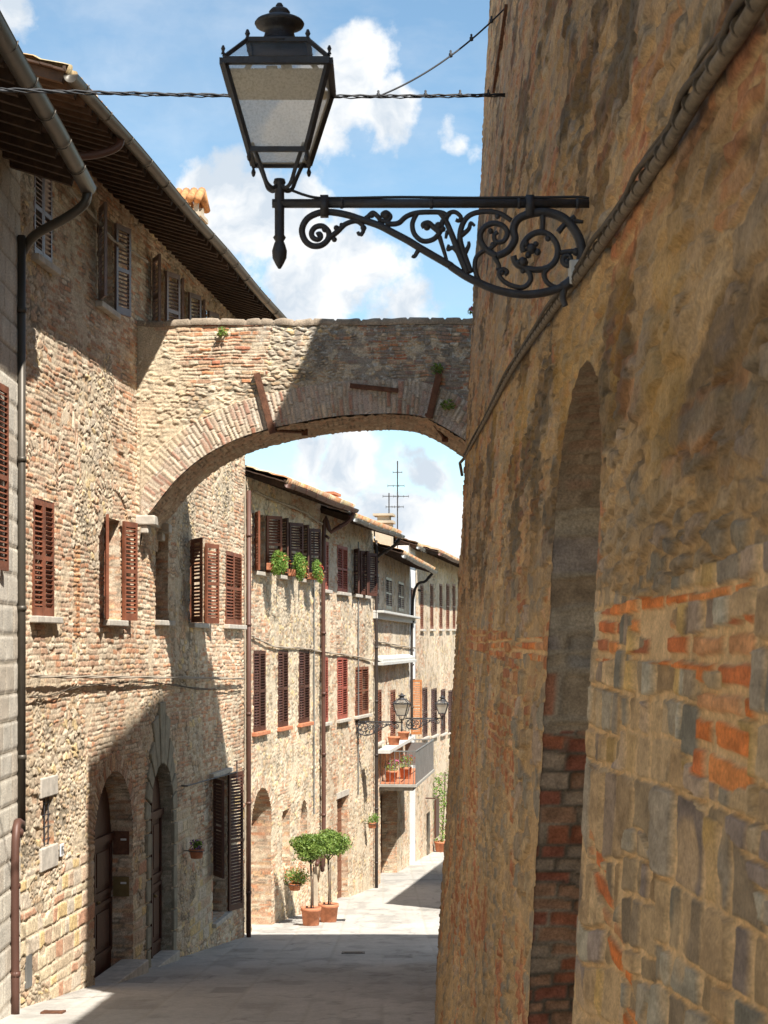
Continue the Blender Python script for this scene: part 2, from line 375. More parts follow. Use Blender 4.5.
def window(f, par, u0, u1, z0, z1, mat, left=None, right=None, closed=False, sill=True, sillmat=None, depth=.22, wood='shutter_dark', sp=.062, zl=None, lw=None):
    """window part (frame) with pane, sill and louvred shutters as its own pieces; left/right = opening angle in degrees"""
    mb = MB(); fr = .055; w0, w1 = -depth - .04, -depth + .01
    mb.fbox(f, u0, u0 + fr, z0, z1, w0, w1); mb.fbox(f, u1 - fr, u1, z0, z1, w0, w1); mb.fbox(f, u0 + fr, u1 - fr, z0, z0 + fr, w0, w1); mb.fbox(f, u0 + fr, u1 - fr, z1 - fr, z1, w0, w1)
    um = (u0 + u1) / 2; mb.fbox(f, um - .03, um + .03, z0 + fr, z1 - fr, w0, w1 + .005)
    win = mb.build('window', M[wood], par)
    MB().fbox(f, u0 + fr, u1 - fr, z0 + fr, z1 - fr, w0 + .012, w0 + .022).build('pane', M['pane'], win)
    W = (u1 - u0) / 2
    if closed:
        mb = MB(); leaf_panel(mb, f.P(u0 + .002, z0, .0), f.t, W - .004, z0, z1, sp=sp); mb.build('shutter', mat, win)
        mb = MB(); leaf_panel(mb, f.P(u1 - .002, z0, .0), -f.t, W - .004, z0, z1, sp=sp); mb.build('shutter', mat, win)
    if left is not None:
        a = R(left); d = f.t * math.cos(a) + f.n * math.sin(a); zz = zl or z0
        mb = MB(); leaf_panel(mb, f.P(u0 - .02, zz, .045), d, lw or W, zz, z1, sp=sp); mb.build('shutter', mat, win)
    if right is not None:
        a = R(right); d = -f.t * math.cos(a) + f.n * math.sin(a)
        mb = MB(); leaf_panel(mb, f.P(u1 + .02, z0, .045), d, lw or W, z0, z1, sp=sp); mb.build('shutter', mat, win)
    if sill: MB().fbox(f, u0 - .10, u1 + .10, z0 - .09, z0 - .004, -.1, .11).build('sill', M[sillmat or 'sillstone'], win, bevel=.012)
    return win

def reveal(f, op, depth, par, style, wstyle):
    """inner faces of an opening, walked round its outline"""
    pts = outline(op); P = np.array(pts); seg = np.linalg.norm(np.diff(P, axis=0), axis=1); L = np.concatenate([[0], np.cumsum(seg)])
    S = np.unique(np.concatenate([np.arange(0, L[-1], .035), L])); S = S[np.concatenate([[True], np.diff(S) > 1e-5])]
    T = np.linspace(0, depth, max(3, int(depth / .03)))
    def fp(s, t):
        uu = np.interp(s, L, P[:, 0]); zz = np.interp(s, L, P[:, 1]); h0, _ = wstyle(uu, zz); k = np.clip(1 - t / .06, 0, 1)
        return f.A(uu, zz, h0 * k - t)
    def sty(s, t):
        h, c = style(s, t); return h * np.clip(t / .08, 0, 1), c
    return surf('reveal', S, T, fp, sty, M['mason'], par, disp=.5)
def outline(op):
    u0, u1, z0, z1 = op['r']
    if op.get('arch'):
        a = (u1 - u0) / 2; b = op['arch']; zs = z1 - b; c = (u0 + u1) / 2; n = 20
        return [(u0, z0), (u0, zs)] + [(c - a * math.cos(math.pi * k / n), zs + b * math.sin(math.pi * k / n)) for k in range(1, n)] + [(u1, zs), (u1, z0)]
    return [(u0, z0), (u0, z1), (u1, z1), (u1, z0)] + ([(u0, z0)] if op.get('shut', 1) else [])
def inside(op, u, z):
    u0, u1, z0, z1 = op['r']; m = (u > u0) & (u < u1) & (z > z0) & (z < z1)
    if op.get('arch'):
        a = (u1 - u0) / 2; b = op['arch']; zs = z1 - b; c = (u0 + u1) / 2
        m &= (z < zs) | (((u - c) / a) ** 2 + ((z - zs) / b) ** 2 < 1)
    return m
def arch_ring(ops, u, z, h, c, seed, th=.28):
    for op in ops:
        if not op.get('ring'): continue
        u0, u1, z0, z1 = op['r']; a = (u1 - u0) / 2; b = op['arch']; zs = z1 - b; cc = (u0 + u1) / 2; th = op['ring']
        x = u - cc; y = z - zs; r = np.sqrt((x / a) ** 2 + (y / b) ** 2) + 1e-9; dist = (r - 1) * (a + b) / 2; al = np.arctan2(y, x) * (a + b) / 2
        m = (y > -.05) & (dist < th) & (dist > -.1)
        hh, rc = ring_bricks(al, dist, seed + 77, w=op.get('rw', .07), L=th, palB=op.get('rp', PINK))
        h = np.where(m, hh, h); c = np.where(m[..., None], rc, c)
    return h, c

def facade(f, u0, u1, z1, par, seed, ops, stylef, res=.02, zb=None, mat='mason', name='wall'):
    zlo = min(f.gz(u0), f.gz(u1)) - .3 if zb is None else zb
    us = np.arange(u0, u1 + res * .5, res); zs = np.arange(zlo, z1 + res * .5, res)
    for op in ops:
        r = op['r']; k = [r[0], r[1]]; kz = [r[2], r[3]]
        for q in k: us[np.argmin(abs(us - q))] = q
        for q in kz: zs[np.argmin(abs(zs - q))] = q
    def sk(u, z):
        m = z < (np.interp(f.o.y + f.t.y * u, GD, GZ) - .12)
        for op in ops: m |= inside(op, u, z)
        return m
    wst = lambda u, z: arch_ring(ops, u, z, *stylef(u, z), seed)
    w = surf(name, us, zs, lambda u, z: f.A(u, z, 0 * u), wst, M[mat], par, skip=sk)
    for op in ops:
        reveal(f, op, op.get('d', .24), w, lambda s, t, op=op: stone_mix(t, s, seed + 5, np.ones(s.shape), (.50, .41, .30), amp=.024, palB=op.get('jp', PINK), smear=-.3), wst)
    return w
def shell(f, u0, u1, z1, par, depth=6., mat='plaster'):
    """the other walls of a house: ends and back, plus an added dark sheet against light leaks"""
    zb = min(f.gz(u0), f.gz(u1)) - .4
    mb = MB(); mb.fbox(f, u0 + .004, u0 + .25, zb, z1 - .01, -depth, -.03); mb.fbox(f, u1 - .25, u1 - .004, zb, z1 - .01, -depth, -.03)
    mb.fbox(f, u0 + .25, u1 - .25, zb, z1 - .01, -depth, -depth + .25); mb.build('rear_wall', M[mat], par)
    MB().fbox(f, u0 + .25, u1 - .25, zb, z1 - .02, -1.0, -.95).build('light_leak_sheet', M['dark'], par)  # unseen black sheet added behind the facade to stop light leaking through gaps

def tile_style(seed):
    def st(u, t):
        per = .21; ph = (u / per) % 1.0; row = np.floor(t / .34); k = np.floor(u / per)
        h = .065 * (t >= 0) * np.abs(np.sin(np.pi * ph)) ** .6 + .03 * (1 - (t / .34) % 1.0) + .012 * (h01(k, row, seed) - .5)
        r = h01(k, row, seed + 1); c = pal([(.42, .20, .10), (.50, .28, .15), (.36, .22, .14), (.46, .33, .20), (.55, .30, .12), (.40, .17, .08), (.52, .40, .26)], r)
        c = c * (.75 + .5 * fbm(u * 6, t * 6, seed + 2, 3))[..., None]
        li = sst(fbm(u * 2.3, t * 2.3, seed + 3, 3), .55, .7); c = lerp(c, np.array((.36, .32, .18))[None, None, :] + 0 * c, li * .6)
        return h, c
    return st
def roof(f, u0, u1, ze, over, par, seed, pitch=.30, lip=.003, depth=6., gutter='copper', rafter=.34, cutu=None, gr=.085, bands=1.0):
    """tiled roof with open rafters, boards and a half-round gutter at the eave"""
    half = depth / 2; T = np.concatenate([[-.012, 0], np.arange(.05, over + half, .085)])
    us = np.arange(u0, u1 + .01, .035)
    r1 = surf('roof', us, T, lambda u, t: f.A(u, np.where(t < 0, ze + .0, ze + (.065 if lip > 0 else .02) + t * pitch), over + lip - np.maximum(t, 0)), tile_style(seed), M['tile'], par, flip=False)
    pk = ze + (over + half) * pitch
    mb = MB(); a0 = f.P(u0, pk, -half); b0 = f.P(u1, pk, -half); a1 = f.P(u0, ze + .3, -depth); b1 = f.P(u1, ze + .3, -depth)
    mb.add([a0, b0, b1, a1], [(0, 1, 2, 3)]); mb.build('rear_slope', M['terracotta'], r1)
    mb = MB()                                                        # boards just under the tiles, one by one along the eave
    nb = int((over + .5) / .15); w = over + .0
    for i in range(nb):
        wa = over - i * .15; wb = wa - .143; za = ze + (over - wa) * pitch; zb = ze + (over - wb) * pitch
        o = f.P((u0 + u1) / 2, (za + zb) / 2 + .028 + .004 * (i % 2), (wa + wb) / 2)
        mb.ob(o, f.t * (u1 - u0) / 2, (f.n * (wa - wb) + Vector((0, 0, za - zb))) / 2, Vector((0, 0, .012)))
    mb.build('soffit', M['soffit'], par)
    u = u0 + .12; k = 0
    while u < u1 - .05:
        ov = over - .05 + .03 * math.sin(k * 2.3); mb = MB()
        mb.bar(f.P(u, ze + (over - ov) * pitch - .045, ov), f.P(u, ze + (over + .45) * pitch - .045, -.45), .085, .11)
        mb.build('rafter', M['beam'], r1); u += rafter * (1 + .12 * math.sin(k * 5.1)); k += 1
    # half-round gutter
    vs = []; fs = []; n = 10; ul = np.linspace(u0 - .02, u1 + .02, 24); mb = MB()
    for q in ul:
        for rr in (gr, gr - .008):
            for i in range(n + 1):
                a = math.pi * (1 + i / n); vs.append(f.P(q, ze - .02 + rr * math.sin(a) * 1.05 + .015 * math.sin(q * 1.1), over + .07 + rr * math.cos(a)))
    m = 2 * (n + 1)
    for j in range(len(ul) - 1):
        for i in range(n):
            a = j * m + i; fs.append((a, a + 1, a + m + 1, a + m)); a += n + 1; fs.append((a, a + m, a + m + 1, a + 1))
        for e in (0, n): fs.append((j * m + e, j * m + m + e, j * m + m + n + 1 + e, j * m + n + 1 + e))
    for j in (0, len(ul) - 1):
        fs.append(tuple(j * m + i for i in range(n + 1)))
    mb.add(vs, fs)
    q = u0 + .4
    while q < u1:                                                    # straps round the gutter
        c = f.P(q, ze - .02, over + .07)
        mb.tube([c + f.n * (gr + .006) * math.cos(math.pi * (1 + i / 8)) + Vector((0, 0, 1)) * (gr + .006) * 1.05 * math.sin(math.pi * (1 + i / 8)) for i in range(9)], .008, 5); q += bands
    mb.build('gutter', M[gutter], par, smooth=True)
    MB().fbox(f, u0, u1, ze + .02, ze + .075, over - .03, over + .005).build('fascia', M['beam'], par)
    return r1

def std_style(seed, bl=.5, palA=CREAM, palB=PINK, rub=(.21, .11), mortar=(.54, .44, .31), smear=0., amp=.019, low=None):
    def st(u, z):
        n = fbm(u * .55, z * .38, seed + 90, 3) + .12 * (fbm(u * 3.1, z * 3.1, seed + 91, 2) - .5)
        b = (n > bl).astype(float)
        if low is not None: b = np.where(z < low + .5 * fbm(u * .8, u * 0, seed + 92, 2), (n > bl + .17).astype(float), b)
        return stone_mix(u, z, seed, b, mortar, palA=palA, palB=palB, rub=rub, smear=smear, amp=amp)
    return st

def pipe(f, par, pts, r=.05, mat='pipe', bands=True):
    P = [f.P(*p) for p in pts]; mb = MB(); mb.tube(smooth_path(P, 5) if len(P) > 2 else P, r, 10)
    if bands:
        for a, b in zip(P[:-1], P[1:]):
            L = (b - a).length; n = int(L / 1.9)
            for i in range(n + 1):
                c = a.lerp(b, (i + .5) / (n + 1)); d = (b - a).normalized(); mb.tube([c - d * .03, c + d * .03], r + .012, 10)
    return mb.build('downpipe', M[mat], par, smooth=True)

# ================================================================== GROUND AND STREET
def street_style(u, y):
    s = 400
    du, dv, i, row = courses(y + .01 * vn(u * 5, y * 5, s), u + .03 * vn(u * 1.5, y * .3, s + 1), .46, .80, s, .12, .45)
    d = np.minimum(du, dv); t = np.clip((d - .004) / .012, 0, 1)
    r1 = h01(i, i * 0, s + 2); c = np.array((.45, .425, .385))[None, None, :] * (.95 + .06 * r1)[..., None]
    bg = fbm(u * .8, y * .5, s + 4, 4); c = c * (.80 + .4 * bg)[..., None] * (.86 + .28 * fbm(u * 16, y * 12, s + 5, 3))[..., None]
    dk = sst(fbm(u * 1.9, y * .9, s + 12, 4), .54, .70); c = c * (1 - .22 * dk)[..., None]; cr_ = sst(.018 - abs(fbm(u * .9, y * .6, s + 13, 4) - .5), .0, .018); c = c * (1 - .28 * cr_)[..., None]
    pt = (h01(i, i * 0, s + 7) < .02).astype(float); c = c * (1 - .25 * pt)[..., None]
    c = lerp(np.array((.34, .31, .26))[None, None, :] + 0 * c, c, .5 + .5 * t)
    return .006 * t + .004 * (fbm(u * 9, y * 7, s + 8, 2) - .5) + .02 * (fbm(u * .7, y * .7, s + 9, 2) - .5), c
tag(surf('street', np.arange(-5.2, 9.0, .045), np.concatenate([np.arange(-8, 12, .3), np.arange(12, 62, .05), np.arange(62, 130, .3)]),
     lambda x, y: np.stack([x, y, g(y)], -1), street_style, M['street'], None), kind='structure')
for (dx, dy, lab) in ((-3.95, 20.3, 'small rusty drain grate beside the foot of the nearest brown downpipe'), (-.55, 30.5, 'square iron drain cover in the shaded part of the street'), (-1.1, 39.2, 'iron drain cover in the sunlit street right of the potted trees')):
    sl = (float(g(dy + .5)) - float(g(dy - .5))); z0 = float(g(dy)) + .012; ay = Vector((0, 1, sl)).normalized(); az_ = Vector((1, 0, 0)).cross(ay); o_ = Vector((dx, dy, z0)); mb = MB()
    q_ = .5 if dy < 25 else .85
    for k in range(-3, 4): mb.ob(o_ + ay * k * .07 * q_, (.22 * q_, 0, 0), ay * .018 * q_, az_ * .010)
    for sx_ in (-.22, .22): mb.ob(o_ + Vector((sx_ * q_, 0, 0)), (.02, 0, 0), ay * .25 * q_, az_ * .012)
    tag(mb.build('drain_cover', M['rust'] if dy < 25 else M['iron'], None, loc=tuple(o_)), lab, 'drain cover', 'drain covers in the paving')
xs = np.linspace(-400, 400, 60); ys = np.concatenate([np.linspace(-60, 120, 60), np.linspace(125, 700, 40)])
tag(surf('ground', xs, ys, lambda x, y: np.stack([x, y, g(y) - .09 - 0 * x], -1), lambda u, v: (0 * u, np.ones(u.shape + (3,)) * np.array((.22, .2, .14))), M['terra'], None), kind='structure')

# ================================================================== HOUSE 2: the big stone house on the left
f2 = Fac(.1059, 6.66, 20.75); U2 = f2.u(244)
h2 = thing('stone_house', tuple(f2.P(0, f2.gz(0))), 'long rubble stone house on the left that the arch springs from', 'house')
def rr(f, p0, p1, z0, z1, **k): return dict(r=(f.u(p0), f.u(p1), z0, z1), **k)
o_mid = [rr(f2, 32, 53, .37, 1.85), rr(f2, 104, 120, .37, 1.86), rr(f2, 155, 168, .41, 1.92), rr(f2, 190, 203, .40, 1.88), rr(f2, 225, 241, .41, 1.86)]
o_up = [rr(f2, 33, 51, 4.90, 6.15), rr(f2, 97, 112, 4.90, 6.22), rr(f2, 151, 163, 4.92, 6.22), rr(f2, 176, 186, 4.92, 6.22), rr(f2, 198, 206, 4.92, 6.22)]
dA = dict(r=(f2.u(93), f2.u(132), -5.4, -1.87), arch=1.05, d=.34, ring=.27, jp=PINK)
dB = dict(r=(f2.u(148.5), f2.u(171), -5.7, -1.95), arch=.85, d=.19, jp=[(.30, .28, .20), (.35, .31, .23)])
dC = dict(r=(f2.u(212), f2.u(226), -5.25, -2.52), d=.3)
wg = dict(r=(f2.u(41.5), f2.u(53), f2.z(47, 846), f2.z(47, 797)), d=.25)
ops2 = o_mid + o_up + [dA, dB, dC, wg]
st2 = std_style(100, .43, low=-1.6)
def style2(u, z):
    h, c = st2(u, z)
    mb_ = sst(-z, 2.0, 3.6) * sst(fbm(u * .9, z * 1.2, 140, 3), .44, .50) > .5
    du, dv, i, row = courses(u + .03 * vn(u * 6, z * 6, 141), z + .03 * vn(u * 4, z * 4, 142), .20, .34, 143, .4, .5); d = np.minimum(du, dv); q = h01(i, i * 0, 144); q3 = h01(i, i * 0, 145)
    tt = np.clip((d - .008 - .012 * vn(u * 14, z * 14, 146)) / .012, 0, 1); cc = pal([(.60, .49, .33), (.52, .41, .28), (.60, .44, .22), (.50, .36, .25), (.48, .27, .17), (.56, .47, .36)], q) * (.65 + .7 * fbm(u * 18, z * 18, 147, 4))[..., None]
    cc = lerp(np.array((.52, .43, .31))[None, None, :] + 0 * cc, cc, tt); h = np.where(mb_, .020 * tt * (.3 + q3) + .014 * fbm(u * 14, z * 14, 148, 3), h); c = np.where(mb_[..., None], cc, c)
    # brick infill strip, blind relieving arches above two windows, brick zone above
    m = (abs(u - f2.u(76)) < .16) & (z > .1) & (z < 1.35)
    hh, cc = stone_mix(u, z, 131, np.ones(u.shape), (.46, .36, .25), palB=[(.50, .22, .10), (.46, .26, .14), (.55, .30, .15)])
    h = np.where(m, hh, h); c = np.where(m[..., None], cc, c)
    for cu, cz, a, b in ((f2.u(43), 1.95, .75, .55), (f2.u(68), 1.9, .5, 1.1), (f2.u(112), 1.95, .8, .35)):
        x = u - cu; y = z - cz; q = np.sqrt((x / a) ** 2 + (y / b) ** 2) + 1e-9; ds = (q - 1) * (a + b) / 2
        m = (y > 0) & (ds > 0) & (ds < .2); hh, rc = ring_bricks(np.arctan2(y, x) * (a + b) / 2, ds, 171, w=.075, L=.2)
        h = np.where(m, hh, h); c = np.where(m[..., None], rc, c)
    return h, c
wall2 = facade(f2, 0, U2, 6.72, h2, 100, ops2, style2, res=.0135)
shell(f2, 0, U2, 6.7, h2, 7)
roof(f2, -1.65, U2 + .1, 6.40, 1.08, h2, 21, depth=7, rafter=.30, lip=-.001)
# chimney on its roof with a tiled cap
rf2 = [o for o in h2.children if o.name.startswith('roof')][0]
cu = 11.7 ; mb = MB(); mb.fbox(f2, cu - .28, cu + .28, 6.6, 8.10, -.75, -.25); mb.fbox(f2, cu - .34, cu + .34, 8.10, 8.18, -.81, -.19)
for s in (-1, 1):
    for i in range(3): mb.fbox(f2, cu + s * .24 - .05, cu + s * .24 + .05, 8.18, 8.38, -.72 + i * .19, -.64 + i * .19)
chm = mb.build('chimney', M['plaster'], rf2)
mb = MB()
for s in (-1, 1):
    for i in range(5):
        w = -.84 + i * .15; p = f2.P(cu, 8.66, w); q = f2.P(cu + s * .42, 8.38 + .02 * (i % 2), w); mb.tube([p, q], .075, 8)
mb.build('chimney', mat_plain('bright_clay_tile', (.52, .25, .10), .85, var=.5, scale=9), rf2, smooth=True)

for i, op in enumerate(o_mid):
    u0, u1, z0, z1 = op['r']
    kw = [dict(closed=True), dict(left=163, right=168), dict(), dict(left=150, right=166), dict(closed=True)][i]
    window(f2, h2, u0, u1, z0, z1, M['shutter'], wood='shutter', **kw)
for i, op in enumerate(o_up):
    u0, u1, z0, z1 = op['r']
    kw = [dict(closed=True), dict(left=152, right=162), dict(left=152, right=160), dict(left=155, right=160), dict(left=155, right=160)][i]
    window(f2, h2, u0, u1, z0, z1, M['shutter_pale'] if i < 3 else M['shutter_pale'], **kw)
# door A: wooden double door deep in the arch, intercom plates on its jamb
def plank_door(f, par, op, w, mat, panels=4, arch=True):
    u0, u1, z0, z1 = op['r']; mb = MB(); zb = f.gz((u0 + u1) / 2) - .05; n = 22; b = op.get('arch', 0)
    top = [(u0 + (u1 - u0) * i / n) for i in range(n + 1)]; c = (u0 + u1) / 2; a = (u1 - u0) / 2
    tz = [z1 - b + b * math.sqrt(max(0, 1 - ((q - c) / a) ** 2)) + .02 for q in top]
    vs = [f.P(q, zb, w) for q in top] + [f.P(q, t, w) for q, t in zip(top, tz)]
    mb.add(vs, [(i, i + 1, n + 2 + i, n + 1 + i) for i in range(n)])
    for k in (0, 1):
        a0 = u0 + .05 + k * (c - u0); a1 = a0 + (c - u0) - .1; zz = zb + .25; H = (z1 - b - zz) / panels
        for i in range(panels):
            p0 = zz + i * H + .05; p1 = zz + (i + 1) * H - .05
            for (x0, x1, y0, y1) in ((a0, a1, p0, p0 + .06), (a0, a1, p1 - .06, p1), (a0, a0 + .06, p0 + .06, p1 - .06), (a1 - .06, a1, p0 + .06, p1 - .06)):
                mb.fbox(f, x0, x1, y0, y1, w + .002, w + .035)
            mb.fbox(f, a0 + .16, a1 - .16, p0 + .15, p1 - .15, w + .002, w + .025)
    mb.fbox(f, c - .035, c + .035, zb, z1 - .03, w + .002, w + .055)
    mb.fbox(f, u0, u1, z1 - b - .06, z1 - b + .04, w + .003, w + .06)
    d = mb.build('door', mat, par); k = MB(); k.lathe(f.P(c + .12, zb + 1.15, w + .07), [(.0, -.03), (.03, -.02), (.035, 0), (.03, .02), (0, .03)], 10); k.build('handle', M['brass'], d, smooth=True)
    return d
plank_door(f2, h2, dA, -.33, M['door'], 2); plank_door(f2, h2, dB, -.18, M['door'], 2)
u1 = dA['r'][1]
for zc, hh in ((-3.05, .36), (-3.72, .3)):                            # plates on the far jamb
    mb = MB(); mb.fbox(f2, u1 - .035, u1 - .004, zc - hh / 2, zc + hh / 2, -.29, -.04); pl = mb.build('intercom', M['rust'] if zc > -3.4 else M['brass'], h2)
    MB().fbox(f2, u1 - .040, u1 - .036, zc + .04, zc + .07, -.17, -.08).build('name_plate', M['white_plastic'], pl)
for op, w, hgt in ((dA, .26, .20), (dB, .15, .17)):
    a, b = op['r'][0], op['r'][1]; zz = f2.gz(a); ze_ = f2.gz(b); MB().fbox(f2, a - .02, b + .02, min(zz, ze_) - .25, (zz + ze_) / 2 + .09, -.17, w).build('doorstep', M['sillstone'], h2, bevel=.015)
# dressed stone surround of door B: toothed blocks and long radiating wedges
mb = MB(); a, b, z0, z1 = dB['r']; zs = z1 - dB['arch']; zz = f2.gz(a) - .05; k = 0
while zz < zs - .05:
    for (q, s) in ((a, -1), (b, 1)):
        wd = .27 if k % 2 else .22; x0, x1 = (q - wd, q - .003) if s < 0 else (q + .003, q + wd)
        mb.fbox(f2, x0, x1, zz + .012, min(zz + .36, zs) - .012, -.04, .05 + .006 * ((k * 7) % 3))
    zz += .37; k += 1
cc = (a + b) / 2; ra = (b - a) / 2; ha = dB['arch']
for i in range(11):
    t0 = math.pi * i / 11 + .02; t1 = math.pi * (i + 1) / 11 - .02; tm = (t0 + t1) / 2; ln = .32 + .62 * math.exp(-((tm - math.pi / 2) / .5) ** 2)
    pts = []
    for w in (-.04, .045 + .008 * (i % 2)):
        for (t, r) in ((t0, 1.004), (t1, 1.004), (t1, 1 + ln / ra), (t0, 1 + ln / ra)):
            pts.append(f2.P(cc + ra * r * math.cos(t), zs + ha * r * math.sin(t), w))
    mb.add(pts, [(0, 1, 2, 3), (7, 6, 5, 4), (0, 4, 5, 1), (1, 5, 6, 2), (2, 6, 7, 3), (3, 7, 4, 0)])
mb.build('door_surround', M['greystone'], h2, bevel=.015)
# window/door C with long louvred shutters
u0, u1, z0, z1 = dC['r']
window(f2, h2, u0, u1, z0, z1, M['shutter_dark'], left=150, right=160, zl=-4.35, lw=.55, depth=.28)
MB().fbox(f2, u0 - .25, u1 + .3, z1 + .01, z1 + .10, -.05, .09).build('lintel', M['sillstone'], h2, bevel=.01)
mb = MB(); q = f2.u(181); q2 = f2.u(229); mb.tube([f2.P(q, -2.45, .10), f2.P(q2, -2.52, .16)], .014, 6); mb.tube([f2.P(q2, -2.3, .16), f2.P(q2, -2.75, .16)], .014, 6); mb.tube([f2.P(q, -2.45, .12), f2.P(q, -2.45, -.05)], .014, 6); mb.build('iron_rod', M['iron'], h2)
# little grated window with its stones
u0, u1, z0, z1 = wg['r']
MB().fbox(f2, u0 - .09, u1 + .14, z1 + .003, z1 + .26, -.05, .03).build('lintel', M['sillstone'], h2, bevel=.015); MB().fbox(f2, u0 - .10, u1 + .14, z0 - .30, z0 - .003, -.05, .035).build('sill', M['sillstone'], h2, bevel=.015)
MB().fbox(f2, u0, u1, z0, z1, -.25, -.22).build('pane', M['pane'], h2)
mb = MB()
for i in range(3): x = u0 + (u1 - u0) * (i + .5) / 3; mb.tube([f2.P(x, z0 - .01, -.04), f2.P(x, z1 + .01, -.04)], .010, 6)
for i in range(4): zc = z0 + (z1 - z0) * (i + .5) / 4; mb.tube([f2.P(u0 - .01, zc, -.04), f2.P(u1 + .01, zc, -.04)], .008, 6)
mb.build('window_grate', M['iron'], h2)
mb = MB(); o = f2.P(f2.u(59.5), f2.z(59.5, 850), .03); mb.ob(o, f2.t * .07, f2.n * .012, (0, 0, .085)); np_ = mb.build('house_number', M['white_plastic'], h2, bevel=.01)
mb = MB()
for (a, c, l, v) in ((-.03, .045, .03, 0), (-.03, -.045, .03, 0), (-.045, 0, .045, 1), (-.015, 0, .045, 1), (.02, .045, .02, 0), (.02, 0, .02, 0), (.035, -.02, .025, 1)):
    mb.ob(o + f2.t * a + f2.n * .014 + Vector((0, 0, c)), f2.t * (.006 if v else l * .6), f2.n * .002, (0, 0, l if v else .006))
mb.build('numeral', M['iron'], np_)
MB().fbox(f2, f2.u(25), f2.u(30), f2.gz(.2) + .22, f2.gz(.2) + .62, .0, .03).build('meter_hatch', M['pipe_grey'], h2)
pipe(f2, h2, [(f2.u(13.5), 4.95, .10), (f2.u(13.5), f2.z(18.5, 830), .10)], .05, 'copper')
pipe(f2, h2, [(f2.u(12.5), f2.z(18, 822), .11), (f2.u(3), f2.z(14, 838), .15), (f2.u(3), f2.gz(0) + .02, .15)], .052)
pipe(f2, h2, [(f2.u(243), 3.2, .12), (f2.u(243), f2.gz(U2) + .02, .12)], .05)
# outlet of the upper gutter
mb = MB(); mb.tube(smooth_path([f2.P(.6, 6.34, 1.12), f2.P(.55, 6.20, 1.08), f2.P(.35, 6.05, .8), f2.P(.0, 5.95, .3)], 5), .05, 10); mb.build('gutter_outlet', M['pipe'], h2, smooth=True)

# ================================================================== HOUSE 1: nearest house at the left edge
f1 = Fac(-.023, 3.98, -6); U1 = (20.72 + 6) * f1.k
h1 = thing('block_house', tuple(f1.P(U1, f1.gz(U1))), 'pale house of large squared blocks at the left edge of the picture, nearest the camera', 'house')
def style1(u, z):
    du, dv, i, row = courses(u, z + .02 * vn(u, z, 5), .34, .62, 300, .1, .3); d = np.minimum(du, dv); t = np.clip((d - .006) / .02, 0, 1)
    r = h01(i, i * 0, 301); c = pal([(.55, .50, .42), (.50, .46, .39), (.58, .53, .44), (.48, .42, .34)], r) * (.82 + .36 * fbm(u * 6, z * 6, 302, 4))[..., None]
    return .02 * t + .012 * fbm(u * 5, z * 5, 303, 3), lerp(np.array((.36, .31, .24))[None, None, :] + 0 * c, c, t)
o1 = [dict(r=(U1 - 2.9, U1 - 1.72, .85, 2.97))]
facade(f1, U1 - 6, U1, 5.75, h1, 300, o1, style1, res=.03)
facade(f1, 0, U1 - 6, 5.75, h1, 301, [], style1, res=.12, name='wall')
shell(f1, 0, U1, 5.7, h1, 6)
roof(f1, 0, U1 - .45, 5.50, .84, h1, 31, depth=6, rafter=.42, gr=.10, lip=-.001)
u0, u1, z0, z1 = o1[0]['r']; window(f1, h1, u0, u1, z0, z1, M['shutter'], left=160, right=176)
mb = MB(); e = U1 - .5
mb.tube(smooth_path([f1.P(e, 5.42, .91), f1.P(e, 5.26, .88), f1.P(e + .1, 5.12, .66), f1.P(e + .3, 4.95, .24), f1.P(e + .5, 4.80, .06)], 5), .058, 10); mb.build('gutter_outlet', M['copper'], h1, smooth=True)

# ================================================================== TOWER (right): battered wall with a niche, cable bundle
TX0, TM, TB, DE = .633, .0165, .054, 25.4
def tx(D, z):
    z = np.asarray(z, float); D = np.asarray(D, float)
    e = np.maximum(0, (D - (DE - 1.2)) / 1.2); rnd = .55 * (1 - np.sqrt(np.clip(1 - e * e, 0, 1)))       # rounded far corner
    low = -.13 * np.exp(-((D - 18) / 4.) ** 2) * sst(-z, 2.0, 4.4)
    return TX0 + TM * D + TB * z + rnd + low
def twall(px, py, out=0.):                                           # point of the tower wall seen in a given direction
    r = (HY - py) / F; D = TX0 / ((px - CX) / F - TM - TB * r); z = r * D; return Vector((float(tx(D, z)) - out, D, z))
ND = np.exp(np.linspace(math.log(2.4), math.log(DE), 800))
NZ = np.concatenate([np.arange(-6, -3, .028), np.arange(-3, -1.3, .012), np.arange(-1.3, 1.5, .0052), np.arange(1.5, 2.6, .009), np.arange(2.6, 5, .016), np.arange(5, 8.2, .026), np.arange(8.2, 10.91, .06)])
nich = dict(r=(5.85, 7.78, -2.3, 1.12), arch=.66)
TBR = [(.44, .22, .115), (.40, .19, .11), (.46, .26, .14), (.38, .25, .16), (.37, .19, .12), (.42, .29, .19)]
